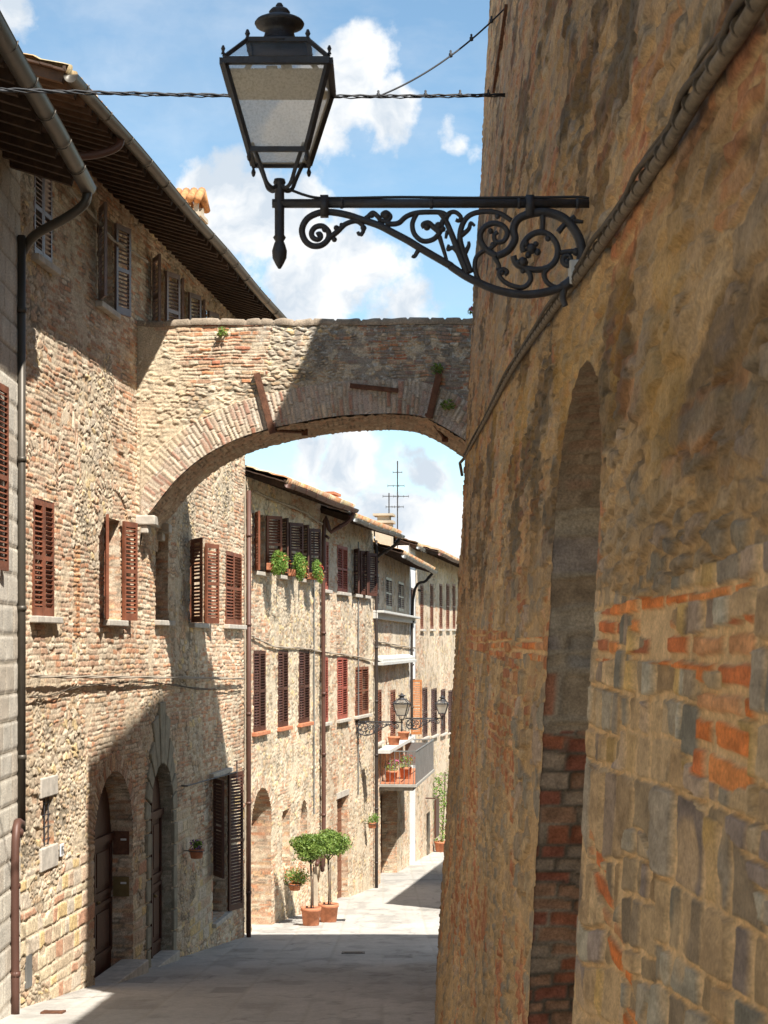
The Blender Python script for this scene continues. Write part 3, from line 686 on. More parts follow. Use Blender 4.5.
def tstyle(u, z):
    s = 500; mort = (.46, .345, .215)
    near = sst(-u, -8.2, -5.6); pn = nich['r']
    b = ((fbm(u * 1.1, z * 1.5, s, 3)) > .60).astype(float)
    b = np.maximum(b, ((abs(z + .12 - .01 * u) < .10) & (u > 6) & (vn(u * .8, z * 0, s + 3) > .35)).astype(float))
    h1_, c1 = stone_mix(u, z, s, b, mort, palA=GREYS, palB=TBR, rub=(.40, .14), bh=.075, bw=.34, amp=.024, smear=.02, joint=.014, jdark=1.05)
    # tall squared blocks near the camera, below eye level
    wu = u + .035 * vn(u * 6, z * 6, s + 30) + .010 * vn(u * 25, z * 25, s + 29); wz = z + .030 * vn(u * 2.0, z * 1.6, s + 31) + .008 * vn(u * 22, z * 30, s + 28) - .16 * np.clip(5.6 - u, 0, 3) * sst(-z, .1, .9)
    du, dv, i, row = courses(wu, wz, .215, .25, s + 33, .5, .6); du2, dv2, i2_, row2 = courses(wu, wz + .07, .125, .20, s + 34, .4, .5)
    sml = vn(u * .9, z * 1.3, s + 27) > .58; du = np.where(sml, du2, du); dv = np.where(sml, dv2, dv); i = np.where(sml, i2_ + 900000, i)
    d = np.minimum(du * .42, dv); d = np.where((du * .42 < .02) & (dv < .02), np.minimum(d, .02 - np.hypot(.02 - du * .42, .02 - dv)), d)
    r1 = h01(i, i * 0, s + 34); r3 = h01(i, i * 0, s + 35)
    t = np.clip((d - .0035 - .009 * vn(u * 9, z * 12, s + 36)) / .005, 0, 1); t = 1 - (1 - t) ** 2
    t = t * (1 - .6 * sst(fbm(u * 2.1, z * 4.1, s + 37, 3), .56, .66))
    c2 = pal(GREYS + [(.36, .34, .29), (.24, .23, .20), (.40, .33, .24), (.43, .32, .16), (.28, .24, .22)], r1) * (.80 + .5 * r3)[..., None] * (.66 + .68 * fbm(u * 9, z * 26, s + 38, 4))[..., None]
    mo = np.array((.50, .385, .25))[None, None, :] * (.78 + .44 * fbm(u * 24, z * 24, s + 39, 4))[..., None]
    c2 = lerp(mo * 1.12, c2, t); h2_ = .018 * t * (.3 + 1.0 * r3) + .008 * fbm(u * 16, z * 16, s + 40, 3)
    k = (near > .5 + .5 * (fbm(u * .8, z * .8, s + 41, 2) - .5)) & (z < .16 + .1 * (vn(u * 2, z * 2, s + 42) - .5))
    h = np.where(k, h2_, h1_); c = np.where(k[..., None], c2, c1)
    # clear brick bands: one level just under the eye, one falling away toward the camera, a few strays
    bn = vn(u * 2.6, z * 14.0, s + 43)
    band = (abs(z - .035 - .006 * np.sin(u * 3)) < .085) & (u > 3.1) & (u < 5.7) & (bn > .22)
    band |= (abs(z + .02) < .06) & (u > 8) & (u < 14) & (bn > .3)
    zl = -.56 - .42 * (u - 5.0) * -1.0 * .55
    band |= (abs(z - (-.72 + .30 * (u - 5.2))) < .075 - .02 * (u - 4)) & (u > 3.4) & (u < 5.6) & (bn > .25)
    band |= (abs(z + .15) < .13) & (u > 3.05) & (u < 3.65) & (bn > .35)
    du, dv, i, row = courses(u + .03 * vn(u * 5, z * 20, s + 71), z + .012 * vn(u * 2.5, z * 3, s + 72) + .006 * vn(u * 14, z * 40, s + 73), .066, .40, s + 74, .2, .5)
    rb = h01(i, i * 0, s + 75); rb3 = h01(i, i * 0, s + 76); tb = np.clip((np.minimum(du * .35, dv) - .006 - .006 * vn(u * 12, z * 30, s + 77)) / .005, 0, 1) * (rb3 > .12)
    cb = pal([(.58, .245, .09), (.52, .21, .09), (.60, .29, .12), (.44, .20, .11), (.50, .30, .17), (.55, .22, .075)], rb) * (.62 + .76 * fbm(u * 8, z * 30, s + 78, 4))[..., None]
    cb = lerp(mo * 1.12, cb, tb); hb = .016 * tb * (.4 + .8 * rb3) + .005 * fbm(u * 16, z * 30, s + 79, 3)
    h = np.where(band, hb, h); c = np.where(band[..., None], cb, c)
    # old render and grime above eye level: blotchy, with dark weather stains and ochre growth under the cables
    up = sst(z + .35 * (fbm(u * 1.6, z * 1.6, s + 45, 3) - .5), .05, .55) * .72
    pl = fbm(u * 2.2, z * 9, s + 46, 5); rc = np.array((.42, .315, .20))[None, None, :] * (.55 + .9 * pl)[..., None]
    red = sst(fbm(u * 1.7, z * 8, s + 47, 4), .60, .65); rc = lerp(rc, np.array((.41, .22, .12))[None, None, :] + 0 * rc, red * .75)
    gy = sst(fbm(u * 1.4 + 9, z * 6, s + 44, 4), .56, .62); rc = lerp(rc, np.array((.30, .28, .24))[None, None, :] + 0 * rc, gy * .7)
    mk = up * (.35 + .65 * sst(fbm(u * 1.5, z * 6, s + 48, 4), .46, .56)) * (1 - band)
    c = lerp(c, rc, mk); h = h * (1 - .3 * mk) + up * .03 * (fbm(u * 5, z * 16, s + 49, 5) - .3)
    st = sst(fbm(u * 1.2, z * 3.4, s + 50, 5), .52, .62) * sst(z, .1, .7); c = c * (1 - .46 * st)[..., None]
    pk = sst(vn(u * 14, z * 42, s + 52), .66, .85) * (.3 + .7 * up) * sst(fbm(u * .9, z * 2, s + 53, 3), .42, .58); c = c * (1 - .45 * pk)[..., None]; h = h - .006 * pk
    ye = sst(fbm(u * 2, z * 2, s + 51, 3), .42, .62) * sst(.55 - abs(z - (.93 + .10 * (u - 3.5)) + .25), 0, .4); c = lerp(c, np.array((.44, .29, .08))[None, None, :] + 0 * c, ye * .35)
    ho = vn(u * 3.7, z * 3.7, s + 60) > .965; h = h - np.where(ho, .03, 0)
    cc = (pn[0] + pn[1]) / 2; aa = (pn[1] - pn[0]) / 2; bb = nich['arch']; zs = pn[3] - bb
    rr_ = np.where(z > zs, np.sqrt(((u - cc) / aa) ** 2 + ((z - zs) / bb) ** 2), abs(u - cc) / aa)
    kk = sst(abs(rr_ - 1), .0, .10) * .8 + .2; h = h * kk + .012 * (1 - kk)
    c = np.clip(c, .01, 1) ** 1.28 * 1.42; return h, c * np.array((.98, .94, .88))
tower = thing('stone_tower', (2., 20., float(g(20))), 'tall leaning stone and brick wall filling the right side, with a narrow arched niche', 'tower')
def tsk(u, z):
    top = np.where(u < 16.1, 6.1, 10.8); m = (z > top) | (z < np.interp(u, GD, GZ) - .2); return m | inside(nich, u, z)
tw = surf('wall', ND, NZ, lambda D, z: np.stack([tx(D, z), D, z], -1), tstyle, M['mason_near'], tower, skip=tsk, flip=True)
surf('wall', np.arange(-6, 2.41, .06), np.arange(-4, 6.39, .08), lambda D, z: np.stack([tx(D, z), D, z], -1), lambda u, z: stone_mix(u, z, 560, (u * 0), (.40, .29, .18), palA=GREYS, rub=(.4, .25)), M['mason_near'], tower, flip=True)
# body behind the face: near low part, high far part
mb = MB()
def prism(y0, y1, z0, z1, x1, inset=.06):
    a, b = float(tx(y0, z0)) + inset, float(tx(min(y1, 24), z0)) + inset; c, d = float(tx(y0, z1)) + inset, float(tx(min(y1, 24), z1)) + inset
    mb.add([(a, y0, z0), (x1, y0, z0), (x1, y1, z0), (b, y1, z0), (c, y0, z1), (x1, y0, z1), (x1, y1, z1), (d, y1, z1)],
           [(0, 3, 2, 1), (4, 5, 6, 7), (0, 1, 5, 4), (1, 2, 6, 5), (2, 3, 7, 6), (3, 0, 4, 7)])
prism(-6, 5.0, -7, 5.88, 5.0); prism(8.6, 16.08, -7, 6.08, 5.0, .1); prism(16.1, DE - .1, -7, 10.8, 10.5, .1)
mb.box(2.2, 5, 5.0, 8.6, -7, 5.87); mb.build('tower_body', M['plaster'], tower)
# far face of the tower, turning the corner
surf('wall', np.arange(0, 9.2, .04), np.arange(-6.6, 10.9, .04), lambda s, z: np.stack([tx(DE - .001, z) - .0 + s, DE + 0 * s, z], -1), lambda u, z: stone_mix(u, z, 570, (fbm(u, z, 571, 3) > .55).astype(float), (.40, .29, .18), palA=GREYS), M['mason_near'], tower, flip=True)
# niche: jambs, soffit and back wall
pts = outline(dict(r=nich['r'], arch=nich['arch'])); P_ = np.array(pts); sg = np.linalg.norm(np.diff(P_, axis=0), axis=1); L_ = np.concatenate([[0], np.cumsum(sg)])
def nst(s, t):
    zq = np.interp(s, L_, P_[:, 1]); b = ((zq < -.25 - .2 * (vn(s * 2.3, t * 2, 580))) & (fbm(s * 1.7, s * 0 + 2.2, 582, 2) > .36) | (zq > .62)).astype(float); topz = zq > .55
    sg_ = (vn(t * 0, s * 1.7, 583) > .40) & (b < .5)
    hs, cs_ = stone_mix(t, s, 581, b, (.33, .26, .18), palA=GREYS, palB=[(.42, .15, .075), (.34, .12, .07), (.38, .21, .12), (.34, .25, .17)], rub=(.42, .19), bh=.075, bw=.16, amp=.03, smear=-.08)
    du, dv, i, row = courses(t + .02 * vn(t * 9, s * 9, 584), s + .03 * vn(t * 6, s * 5, 585), .15, .34, 586, .45, .4); d = np.minimum(du, dv); q1 = h01(i, i * 0, 587); tt = np.clip((d - .006 - .008 * vn(t * 12, s * 12, 588)) / .010, 0, 1)
    c3 = pal(GREYS + [(.30, .22, .14), (.36, .16, .09)], q1) * 1.25 * (.6 + .8 * fbm(t * 16, s * 16, 589, 4))[..., None]; c3 = lerp(np.array((.42, .34, .24))[None, None, :] + 0 * c3, c3, tt)
    cs_ = np.where(topz[..., None], cs_ * .25 + np.array((.36, .27, .18)) * .8 * (.75 + .5 * fbm(t * 12, s * 12, 592, 3))[..., None], cs_)
    k = b < .5; return np.where(k, .022 * tt * (.4 + q1) + .012 * fbm(t * 10, s * 10, 591, 3), hs), np.where(k[..., None], c3, cs_)
S_ = np.unique(np.round(np.concatenate([np.arange(0, L_[-1], .012), L_]), 5))
def npos(s, t):
    D = np.interp(s, L_, P_[:, 0]); z = np.interp(s, L_, P_[:, 1]); h0, _ = tstyle(D, z); return np.stack([tx(D, z) + t - h0 * np.clip(1 - t / .06, 0, 1), D, z], -1)
def nsty(s, t):
    h, c = nst(s, t); return h * np.clip(t / .08, 0, 1), c
surf('niche_jamb', S_, np.linspace(0, .62, 42), npos, nsty, M['mason_near'], tower, flip=True, disp=.7)
surf('niche_back', np.arange(5.7, 8.0, .03), np.arange(-2.4, 1.3, .03), lambda D, z: np.stack([tx(D, z) + .55, D, z], -1), lambda u, z: stone_mix(u, z, 590, (u * 0), (.33, .26, .18), palA=GREYS), M['mason_near'], tower, flip=True)

cp = [(800, -25), (768, 25), (720, 92), (680, 155), (640, 210), (600, 264), (560, 314), (520, 368), (490, 420), (466, 458)]
path = smooth_path([twall(x, y, .045) for x, y in cp], 14)
mb = MB(); mb.tube(path, .018, 10)
acc = 0; tb = []
for i in range(1, len(path)):
    acc += (path[i] - path[i - 1]).length
    if acc > .13:
        acc = 0; c = path[i] + Vector((-.002, 0, .006)); d = (path[i] - path[i - 1]).normalized(); tb.append((c - d * .006, c + d * .006))
e = path[-1]; mb.tube([e, e + Vector((-.06, .12, -.06)), e + Vector((-.02, .3, -.22))], .022, 8)
cb = tag(mb.build('cable_bundle', M['cable_tan'], None, smooth=True, loc=tuple(path[0])), 'thick tan cable bundle tied in rings, climbing diagonally across the tower wall', 'cable')
for a_, b_ in tb[:98]: MB().tube([a_, b_], .0225, 10).build('tie_ring', M['cable_brown'], cb)
mb = MB()
for a_, b_ in tb[98:]: mb.tube([a_, b_], .0225, 8)
if tb[98:]: mb.build('tie_ring', M['cable_brown'], cb)['kind'] = 'stuff'
mb = MB(); mb.tube([p + Vector((-.012 + .008 * math.sin(i * .36), 0, .034 + .007 * math.cos(i * .36))) for i, p in enumerate(path)], .009, 8)
mb.tube([p + Vector((-.006 - .006 * math.sin(i * .31), 0, .050 + .006 * math.sin(i * .27))) for i, p in enumerate(path)], .006, 6)
mb.build('thin_cable', M['cable_brown'], cb, smooth=True)
mb = MB(); o = twall(586, 272, .05); mb.ob(o, (.02, .0, .0), (0, .05, .01), (0, 0, .05)); tag(mb.build('junction_box', M['grey_paint'], None, loc=tuple(o), bevel=.006), 'small pale junction box at the wall end of the big lantern bracket', 'junction box')
# rusty strap of the wires high on the tower
o = twall(505, 60, .02); mb = MB(); mb.bar(twall(496, 92, .02), twall(509, 5, .02), .05, .02); tag(mb.build('wall_strap', M['rust'], None, loc=tuple(o)), 'long rusty strap up the tower edge where the overhead wires end', 'iron strap')

# ================================================================== ARCH BRIDGE
BY, BT = 26.5, 2.0; bs = F / BY
ip = [(140, 545), (143, 523), (155, 506), (176, 480), (200, 459), (228, 443), (261, 431), (307, 421), (340, 416), (373, 414), (401, 414), (429, 419.5), (469, 443), (505, 475)]
IX = np.array([(x - CX) / bs for x, y in ip]); IZ = np.array([(HY - y) / bs for x, y in ip])
ipx = smooth_path([(x, 0, z) for x, z in zip(IX, IZ)], 6); IX = np.array([p.x for p in ipx]); IZ = np.array([p.z for p in ipx])
IL = np.concatenate([[0], np.cumsum(np.hypot(np.diff(IX), np.diff(IZ)))])
def izat(x): return np.interp(x, IX, IZ)
def bstyle(u, z):
    s = 600
    b = (fbm(u * .8, z * 1.1, s, 3) > .47).astype(float)
    h, c = stone_mix(u, z, s, b, (.56, .47, .34), palA=CREAM, palB=PINK + RED[:3], bh=.058, bw=.20, rub=(.15, .075), smear=.04, amp=.022)
    sl = np.gradient(IZ, IX); sx = np.interp(u, IX, sl); dist = (z - izat(u)) / np.sqrt(1 + sx ** 2); al = np.interp(u, IX, IL)
    # closest-point distance to the curve for the ring
    k = (dist < .75)
    flat = np.where(k.ravel())[0]; uu = u.ravel()[flat]; zz = z.ravel()[flat]
    D2 = np.full(uu.shape, 9.); A2 = np.zeros(uu.shape)
    for i in range(0, len(IX)):
        d = np.hypot(uu - IX[i], zz - IZ[i]); m = d < D2; A2 = np.where(m, IL[i] + 0 * A2, A2)
        if 0 < i < len(IX):
            tx_, tz_ = IX[i] - IX[i - 1], IZ[i] - IZ[i - 1]; n_ = math.hypot(tx_, tz_); A2 = np.where(m, IL[i] + ((uu - IX[i]) * tx_ + (zz - IZ[i]) * tz_) / n_, A2)
        D2 = np.minimum(D2, d)
    dd = np.full(u.size, 9.); aa = np.zeros(u.size); dd[flat] = D2; aa[flat] = A2; dd = dd.reshape(u.shape); aa = aa.reshape(u.shape)
    hh, rc = ring_bricks(aa, dd, s + 7, w=.072, L=.27, palB=[(.55, .44, .32), (.50, .36, .25), (.58, .49, .38), (.46, .28, .19), (.40, .19, .12), (.53, .42, .30)])
    m = dd < .53 ; h = np.where(m, hh + .02, h); c = np.where(m[..., None], rc, c)
    # mortar wash on the right part of the ring, grey lichen crust toward the top right
    ws = (.35 + .65 * sst(u, -1.6, -.9)) * m * sst(fbm(u * 3, z * 3, s + 9, 3), .30, .55); c = lerp(c, np.array((.45, .38, .32))[None, None, :] * (.8 + .4 * vn(u * 15, z * 15, s + 8))[..., None], ws * .75); h = h * (1 - .4 * ws)
    gr = sst(u + 1.6 * (z - 4.4) + .9 * (fbm(u * 1.4, z * 1.4, s + 10, 3) - .5), -1.9, -.2) * (1 - .6 * m); sp = fbm(u * 9, z * 9, s + 11, 4)
    c = lerp(c, np.array((.19, .172, .15))[None, None, :] * (.6 + .8 * sp)[..., None], gr * sst(sp, .40, .54) * .72)
    wt = sst(vn(u * 27, z * 27, s + 12), .80, .90) * gr; c = lerp(c, np.array((.45, .43, .38))[None, None, :] + 0 * c, wt)
    pl = sst(-u, 1.8, 2.8) * sst(fbm(u * .9 + 4, z * .9, s + 13, 3) + .25 * sst(-u, 2.6, 3.4), .58, .70) * (z > izat(u) + .5); c = lerp(c, np.array((.52, .42, .29))[None, None, :] * (.85 + .3 * vn(u * 8, z * 8, s + 14))[..., None], pl * .75)
    return h, c
BZ = 5.06; bridge = thing('stone_arch', (-1.2, BY + BT / 2, float(izat(-1.2))), 'weathered stone and brick flying arch spanning the street from house to tower', 'arch')
topf = lambda x: BZ + .03 * (vn(x * 3.1, x * 0, 611) - .5) + .03 * (x / 5)
bx_ = np.arange(-3.95, 1.75, .0145)
def bpos(y):
    def f(u, t):
        z0 = np.maximum(izat(u), 1.5); z1 = topf(u); return np.stack([u, y + 0 * u, z0 + (z1 - z0) * t], -1)
    return f
def bsty(u, t):
    z0 = np.maximum(izat(u), 1.5); z1 = topf(u); return bstyle(u, z0 + (z1 - z0) * t)
surf('front_face', bx_, np.linspace(0, 1, 230), bpos(BY), bsty, M['mason'], bridge)
surf('rear_face', bx_[::3], np.linspace(0, 1, 70), bpos(BY + BT), bsty, M['mason'], bridge, flip=True)
def intr(s, t): return np.stack([np.interp(s, IL, IX), BY - .02 + t, np.interp(s, IL, IZ)], -1)
surf('arch_soffit', np.arange(0, IL[-1], .03), np.arange(0, BT + .04, .03), intr, lambda s, t: stone_mix(t, s, 650, (s * 0 + 1), (.36, .27, .18), palB=[(.44, .31, .21), (.48, .36, .25), (.40, .26, .17)], smear=-.05, bh=.07, bw=.27), M['mason'], bridge, flip=True)
surf('coping', bx_[::2], np.concatenate([[-.03, -.001], np.arange(.02, BT + .01, .04)]), lambda u, t: np.stack([u, BY - .012 + np.maximum(t, 0), topf(u) - .012 - .06 * (t < -.01)], -1), lambda u, t: ((t > -.01) * .03 * (courses(u, t, .3, .34, 660, .2, .4)[0] > .012) + .03 * vn(u * 7, t * 7, 661), np.ones(u.shape + (3,)) * np.array((.34, .27, .20)) * (.6 + .7 * fbm(u * 6, t * 6, 662, 3))[..., None]), M['mason'], bridge)
MB().box(1.5, 6.0, DE - .08, BY + BT - .03, -7, BZ - .02).build('abutment', M['plaster'], bridge)
for y in (BY - .05, BY + BT - .32):
    mb = MB(); mb.ob((-3.72, y + .18, izat(-3.72) - .03), (.16, 0, 0), (0, .2, 0), (0, 0, .075)); mb.ob((-3.78, y + .18, izat(-3.72) - .17), (.11, 0, 0), (0, .16, 0), (0, 0, .065)); mb.build('corbel', M['sillstone'], bridge, bevel=.02)
def bp(x, y, o=.06): return Vector(((x - CX) / bs, BY - o, (HY - y) / bs))
for (a, b, c, nm) in (((257, 374), (273, 434), (302, 442), 0), ((439, 374), (429, 418), (447, 438), 1)):
    mb = MB(); mb.bar(bp(*a), bp(*b, .07), .10, .07, up=(0, 1, 0)); q = bp(*c, .0); mb.tube([bp(b[0] - 3, b[1] - 3), Vector((q.x, BY + .9, izat(q.x) - .05))], .025, 7)
    e = Vector((q.x, BY + .9, izat(q.x) - .05)); mb.ob(e, (.05, 0, 0), (0, .05, 0), (0, 0, .05)); mb.build('iron_tie', M['rust'], bridge)
MB().bar(bp(350, 386, .03), bp(398, 391, .03), .07, .07, up=(0, 1, 0)).build('iron_tie', M['rust'], bridge)
def tuft(x, y, s, lab, mat='leaf', n=70, extra=None):
    c = bp(x, y, .05); mb = MB(); leaf_cloud(mb, (c.x, c.y - .02, c.z), (s, .07, s * .8), n, .035)
    o = mb.build('wall_plant', M[mat], None, loc=tuple(c)); tag(o, lab, 'plant', 'small plants rooted in the arch masonry')
    if extra: mb = MB(); leaf_cloud(mb, (c.x, c.y - .03, c.z + .03), (s * .7, .06, s * .5), 40, .03); mb.build('blossom', M[extra], o)
tuft(223, 333, .10, 'small green weed growing high on the sunlit left side of the arch', n=60)
tuft(437, 370, .11, 'fern-like weed beside the top of the right iron tie on the arch')
tuft(448, 405, .12, 'dark green weed low on the right haunch of the arch')
tuft(472, 312, .07, 'tiny pink-flowered plant on top of the arch where it meets the tower', n=30, extra='flower_pink')

# ================================================================== HOUSES 3a, 3b
f3 = Fac(.186, 9.63, 36.05)
ua, ub, uc = f3.u(247), f3.u(320), f3.u(373.5)
h3 = thing('stone_house', tuple(f3.P(ua, f3.gz(ua))), 'cream stone house beyond the arch with three flower-filled upper windows and an arched brick doorway', 'house')
up3 = [(254, 264), (277, 287), (299, 307)]; lo3 = [(253, 265), (277.5, 287.5), (298.5, 309)]
oa = [rr(f3, a, b, 1.60, 2.86) for a, b in up3] + [rr(f3, a, b, -1.88, -.12) for a, b in lo3]
arc = dict(r=(f3.u(251), f3.u(271), -6.9, f3.z(260, 788)), arch=.8, d=.75, ring=.26); sm1 = dict(r=(f3.u(281.5), f3.u(289), -5.2, f3.z(285, 810)), d=.35)
pt = dict(r=(f3.u(300), f3.u(307), -5.0, f3.z(303, 800)), arch=.5, d=.3); dr3 = dict(r=(f3.u(312), f3.u(319), -7.2, f3.z(316, 845)), d=.2)
facade(f3, ua, ub, 3.62, h3, 700, oa + [arc, sm1, pt, dr3], std_style(700, .56, smear=.04, mortar=(.56, .47, .34)), res=.024)
shell(f3, ua, ub, 3.6, h3)
roof(f3, ua - .05, ub, 3.42, .85, h3, 41, gutter='pipe', rafter=.45)
for i, (a, b) in enumerate(up3): window(f3, h3, *oa[i]['r'], M['shutter_dark'] if i else M['shutter'], left=[155, 140, 140][i], right=[140, 150, 150][i])
for i in range(3): window(f3, h3, *oa[3 + i]['r'], M['shutter_dark'] if i != 1 else M['shutter_dark'], closed=True, sillmat='terracotta')
surf('doorway_infill', np.arange(arc['r'][0], arc['r'][1] + .03, .024), np.arange(-6.9, arc['r'][3], .024), lambda u, z: f3.A(u, z, 0 * u - .7), lambda u, z: stone_mix(u, z, 720, (fbm(u, z, 721) > .35).astype(float), (.50, .40, .28), amp=.045, palB=PINK, bh=.085, bw=.3), M['mason'], h3)
surf('window_infill', np.arange(sm1['r'][0], sm1['r'][1] + .03, .024), np.arange(-5.2, sm1['r'][3], .024), lambda u, z: f3.A(u, z, 0 * u - .3), lambda u, z: stone_mix(u, z, 722, (u * 0 + 1), (.50, .40, .28), amp=.045), M['mason'], h3)
MB().fbox(f3, *pt['r'], -.3, -.27).build('window_board', M['door_brown'], h3)
def planks(f, par, op, w, mat, horiz=False):
    u0, u1, z0, z1 = op['r']; mb = MB(); zb = max(z0, f.gz((u0 + u1) / 2) - .1)
    if horiz:
        z = zb; k = 0
        while z < z1 - .02: mb.fbox(f, u0, u1, z + .008, min(z + .26, z1), w, w + .03 + .004 * (k % 2)); z += .27; k += 1
    n = max(2, int((u1 - u0) / .16))
    if not horiz:
        for i in range(n): mb.fbox(f, u0 + (u1 - u0) * i / n + .004, u0 + (u1 - u0) * (i + 1) / n - .004, zb, z1, w, w + .03 + .006 * (i % 2))
    d = mb.build('door', mat, par); MB().fbox(f, u0 + .1, u0 + .14, zb + 1.0, zb + 1.14, w + .04, w + .07).build('handle', M['iron'], d); return d
planks(f3, h3, dr3, -.15, M['door_brown'])
h3b = thing('stone_house', tuple(f3.P(ub, f3.gz(ub))), 'stone house behind the potted trees with faded red closed shutters and a brown plank door', 'house')
upb = [(323, 328), (337, 347), (353, 358.5), (362, 367)]; lob = [(322.5, 327.5), (337, 347), (355, 368)]
ob_ = [rr(f3, a, b, 1.42, 2.66) for a, b in upb] + [rr(f3, a, b, -1.98, -.32 if i < 2 else -.62) for i, (a, b) in enumerate(lob)]
drb = dict(r=(f3.u(337), f3.u(347.5), -7.6, f3.z(342, 797)), d=.25)
facade(f3, ub, uc, 3.42, h3b, 760, ob_ + [drb], std_style(760, .60, smear=.10, mortar=(.58, .49, .36)), res=.028)
shell(f3, ub, uc, 3.4, h3b)
rb = roof(f3, ub + .01, uc - .35, 3.20, .85, h3b, 43, gutter='pipe_grey', rafter=.5)
for i in range(4): window(f3, h3b, *ob_[i]['r'], M['shutter_red'] if i < 2 else M['shutter_dark'], closed=i < 2, left=None if i < 2 else 150, right=None if i < 2 else 150)
for i in range(3): window(f3, h3b, *ob_[4 + i]['r'], M['shutter_red'] if i < 2 else M['shutter'], closed=True)
planks(f3, h3b, drb, -.2, M['door_brown'], horiz=True)
MB().fbox(f3, drb['r'][0] - .12, drb['r'][1] + .12, drb['r'][3] + .003, drb['r'][3] + .16, -.04, .03).build('lintel', M['sillstone'], h3b)
# downpipes
pipe(f3, h3, [(ub - .03, 3.36, .88), (ub - .04, 3.12, .74), (ub - .12, 2.85, .32), (ub - .12, 2.6, .12), (ub - .12, -5.05, .12), (ub - .5, -5.25, .12), (ub - .9, -5.45, .12)], .055, 'pipe')
pipe(f3, h3b, [(uc - .45, 3.1, .86), (uc - .4, 2.9, .7), (uc - .1, 2.6, .15), (uc - .06, 2.3, .1), (uc - .06, -7.2, .1)], .05, 'pipe_dark')
for u_ in (f3.u(312.5), f3.u(357)): MB().tube([f3.P(u_, 2.9, .04), f3.P(u_, -4.2, .04)], .022, 6).build('cable_conduit', M['pipe_grey'], h3 if u_ < ub else h3b)
# ================================================================== HOUSES 4, white, 5
f4 = Fac(.113, 5.974, 49.95); u4, v4 = 0.03, f4.u(409.3)
h4 = thing('stone_house', tuple(f4.P(u4, f4.gz(u4))), 'narrow stone house with a pale ledge, small canopy and the flower balcony', 'house')
o4 = [rr(f4, a, b, 1.14, 2.14) for a, b in ((374.3, 378.5), (385.5, 391.5), (398, 403.5))] + [rr(f4, 376, 381, f4.z(378, 742), f4.z(378, 690)), rr(f4, 390, 395, f4.z(392, 738), f4.z(392, 690))]
big4 = dict(r=(f4.u(380.5), f4.u(397), -8.3, f4.z(389, 789)), d=.6, ring=0)
facade(f4, u4, v4, 2.85, h4, 800, o4 + [big4], std_style(800, .60, smear=.12, mortar=(.58, .50, .38)), res=.034)
shell(f4, u4, v4, 2.8, h4)
r4 = roof(f4, u4 + .02, v4 + .3, 2.66, .85, h4, 47, gutter='pipe_grey', rafter=.5)
def far_chimney(f, par, u, w, z0, zt, hw, hat='plaster'):
    mb = MB(); mb.fbox(f, u - hw, u + hw, z0, zt, w - hw * .8, w + hw * .8); mb.fbox(f, u - hw - .07, u + hw + .07, zt, zt + .08, w - hw * .8 - .07, w + hw * .8 + .07)
    for a in (-.7, 0, .7): mb.fbox(f, u + a * hw - .06, u + a * hw + .06, zt + .08, zt + .24, w - hw * .6, w + hw * .6)
    mb.fbox(f, u - hw - .07, u + hw + .07, zt + .24, zt + .31, w - hw * .8 - .07, w + hw * .8 + .07); mb.build('chimney', M[hat], par)
far_chimney(f4, r4, (56 - f4.D0) * f4.k, -.35, 2.8, 4.0, .33)
far_chimney(f3, rb, (47.5 - f3.D0) * f3.k, -.9, 3.5, 3.95, .4, 'terracotta')
for i in range(3): window(f4, h4, *o4[i]['r'], M['shutter_pale'], closed=True, sill=False, sp=.07)
for i in (3, 4): window(f4, h4, *o4[i]['r'], M['shutter'], closed=True, sp=.07)
mb = MB(); zl = f4.z(373, 611); mb.fbox(f4, .05, v4 + .9, zl - .05, zl + .02, -.05, .32); mb.fbox(f4, .05, v4 + .9, zl - .22, zl - .055, -.05, .14); mb.build('ledge', M['grey_paint'], h4, bevel=.01)
mb = MB(); zl = f4.z(375, 662); mb.fbox(f4, .1, v4 - .4, zl - .10, zl, -.05, .30); mb.ob(f4.P(v4 / 2 - .1, zl + .09, .13), f4.t * (v4 / 2 - .4), f4.n * .13 + Vector((0, 0, -.05)), (0, 0, .05)); mb.build('canopy', M['grey_paint'], h4, bevel=.01)
MB().fbox(f4, big4['r'][0], big4['r'][1], -8.3, big4['r'][3], -.58, -.5).build('door', M['door'], h4)
pipe(f4, h4, [(v4 + .1, 2.56, .82), (v4 + .05, 2.3, .6), (v4 - .1, 1.6, .14), (v4 - .1, -3.0, .1)], .05, 'pipe_dark')
h5 = thing('white_house', tuple(f4.P(v4 + .03, f4.gz(v4))), 'very narrow white rendered house squeezed beyond the balcony', 'house')
uw0, uw1 = v4 + .03, f4.u(416.5); ow = [rr(f4, 410.5, 413.5, f4.z(412, 620), f4.z(412, 588)), rr(f4, 409.8, 415, f4.z(409, 735), f4.z(409, 680))]
facade(f4, uw0, uw1, 3.6, h5, 830, ow, lambda u, z: (.006 * fbm(u * 6, z * 6, 831), np.ones(u.shape + (3,)) * np.array((.74, .72, .68)) * (.9 + .2 * fbm(u, z, 832))[..., None]), res=.06)
shell(f4, uw0, uw1, 3.58, h5, mat='white'); roof(f4, uw0, uw1, 3.55, .25, h5, 49, gutter='pipe_grey')
window(f4, h5, *ow[0]['r'], M['shutter_dark'], closed=True); window(f4, h5, *ow[1]['r'], M['shutter_orange'], left=62, lw=.42, sill=False)
f5 = Fac(.1477, 8.155, 63.1); v5 = f5.u(474)
h6 = thing('stone_house', tuple(f5.P(.05, f5.gz(.05))), 'farthest visible house with a row of narrow brown shutters over evenly spaced sills', 'house')
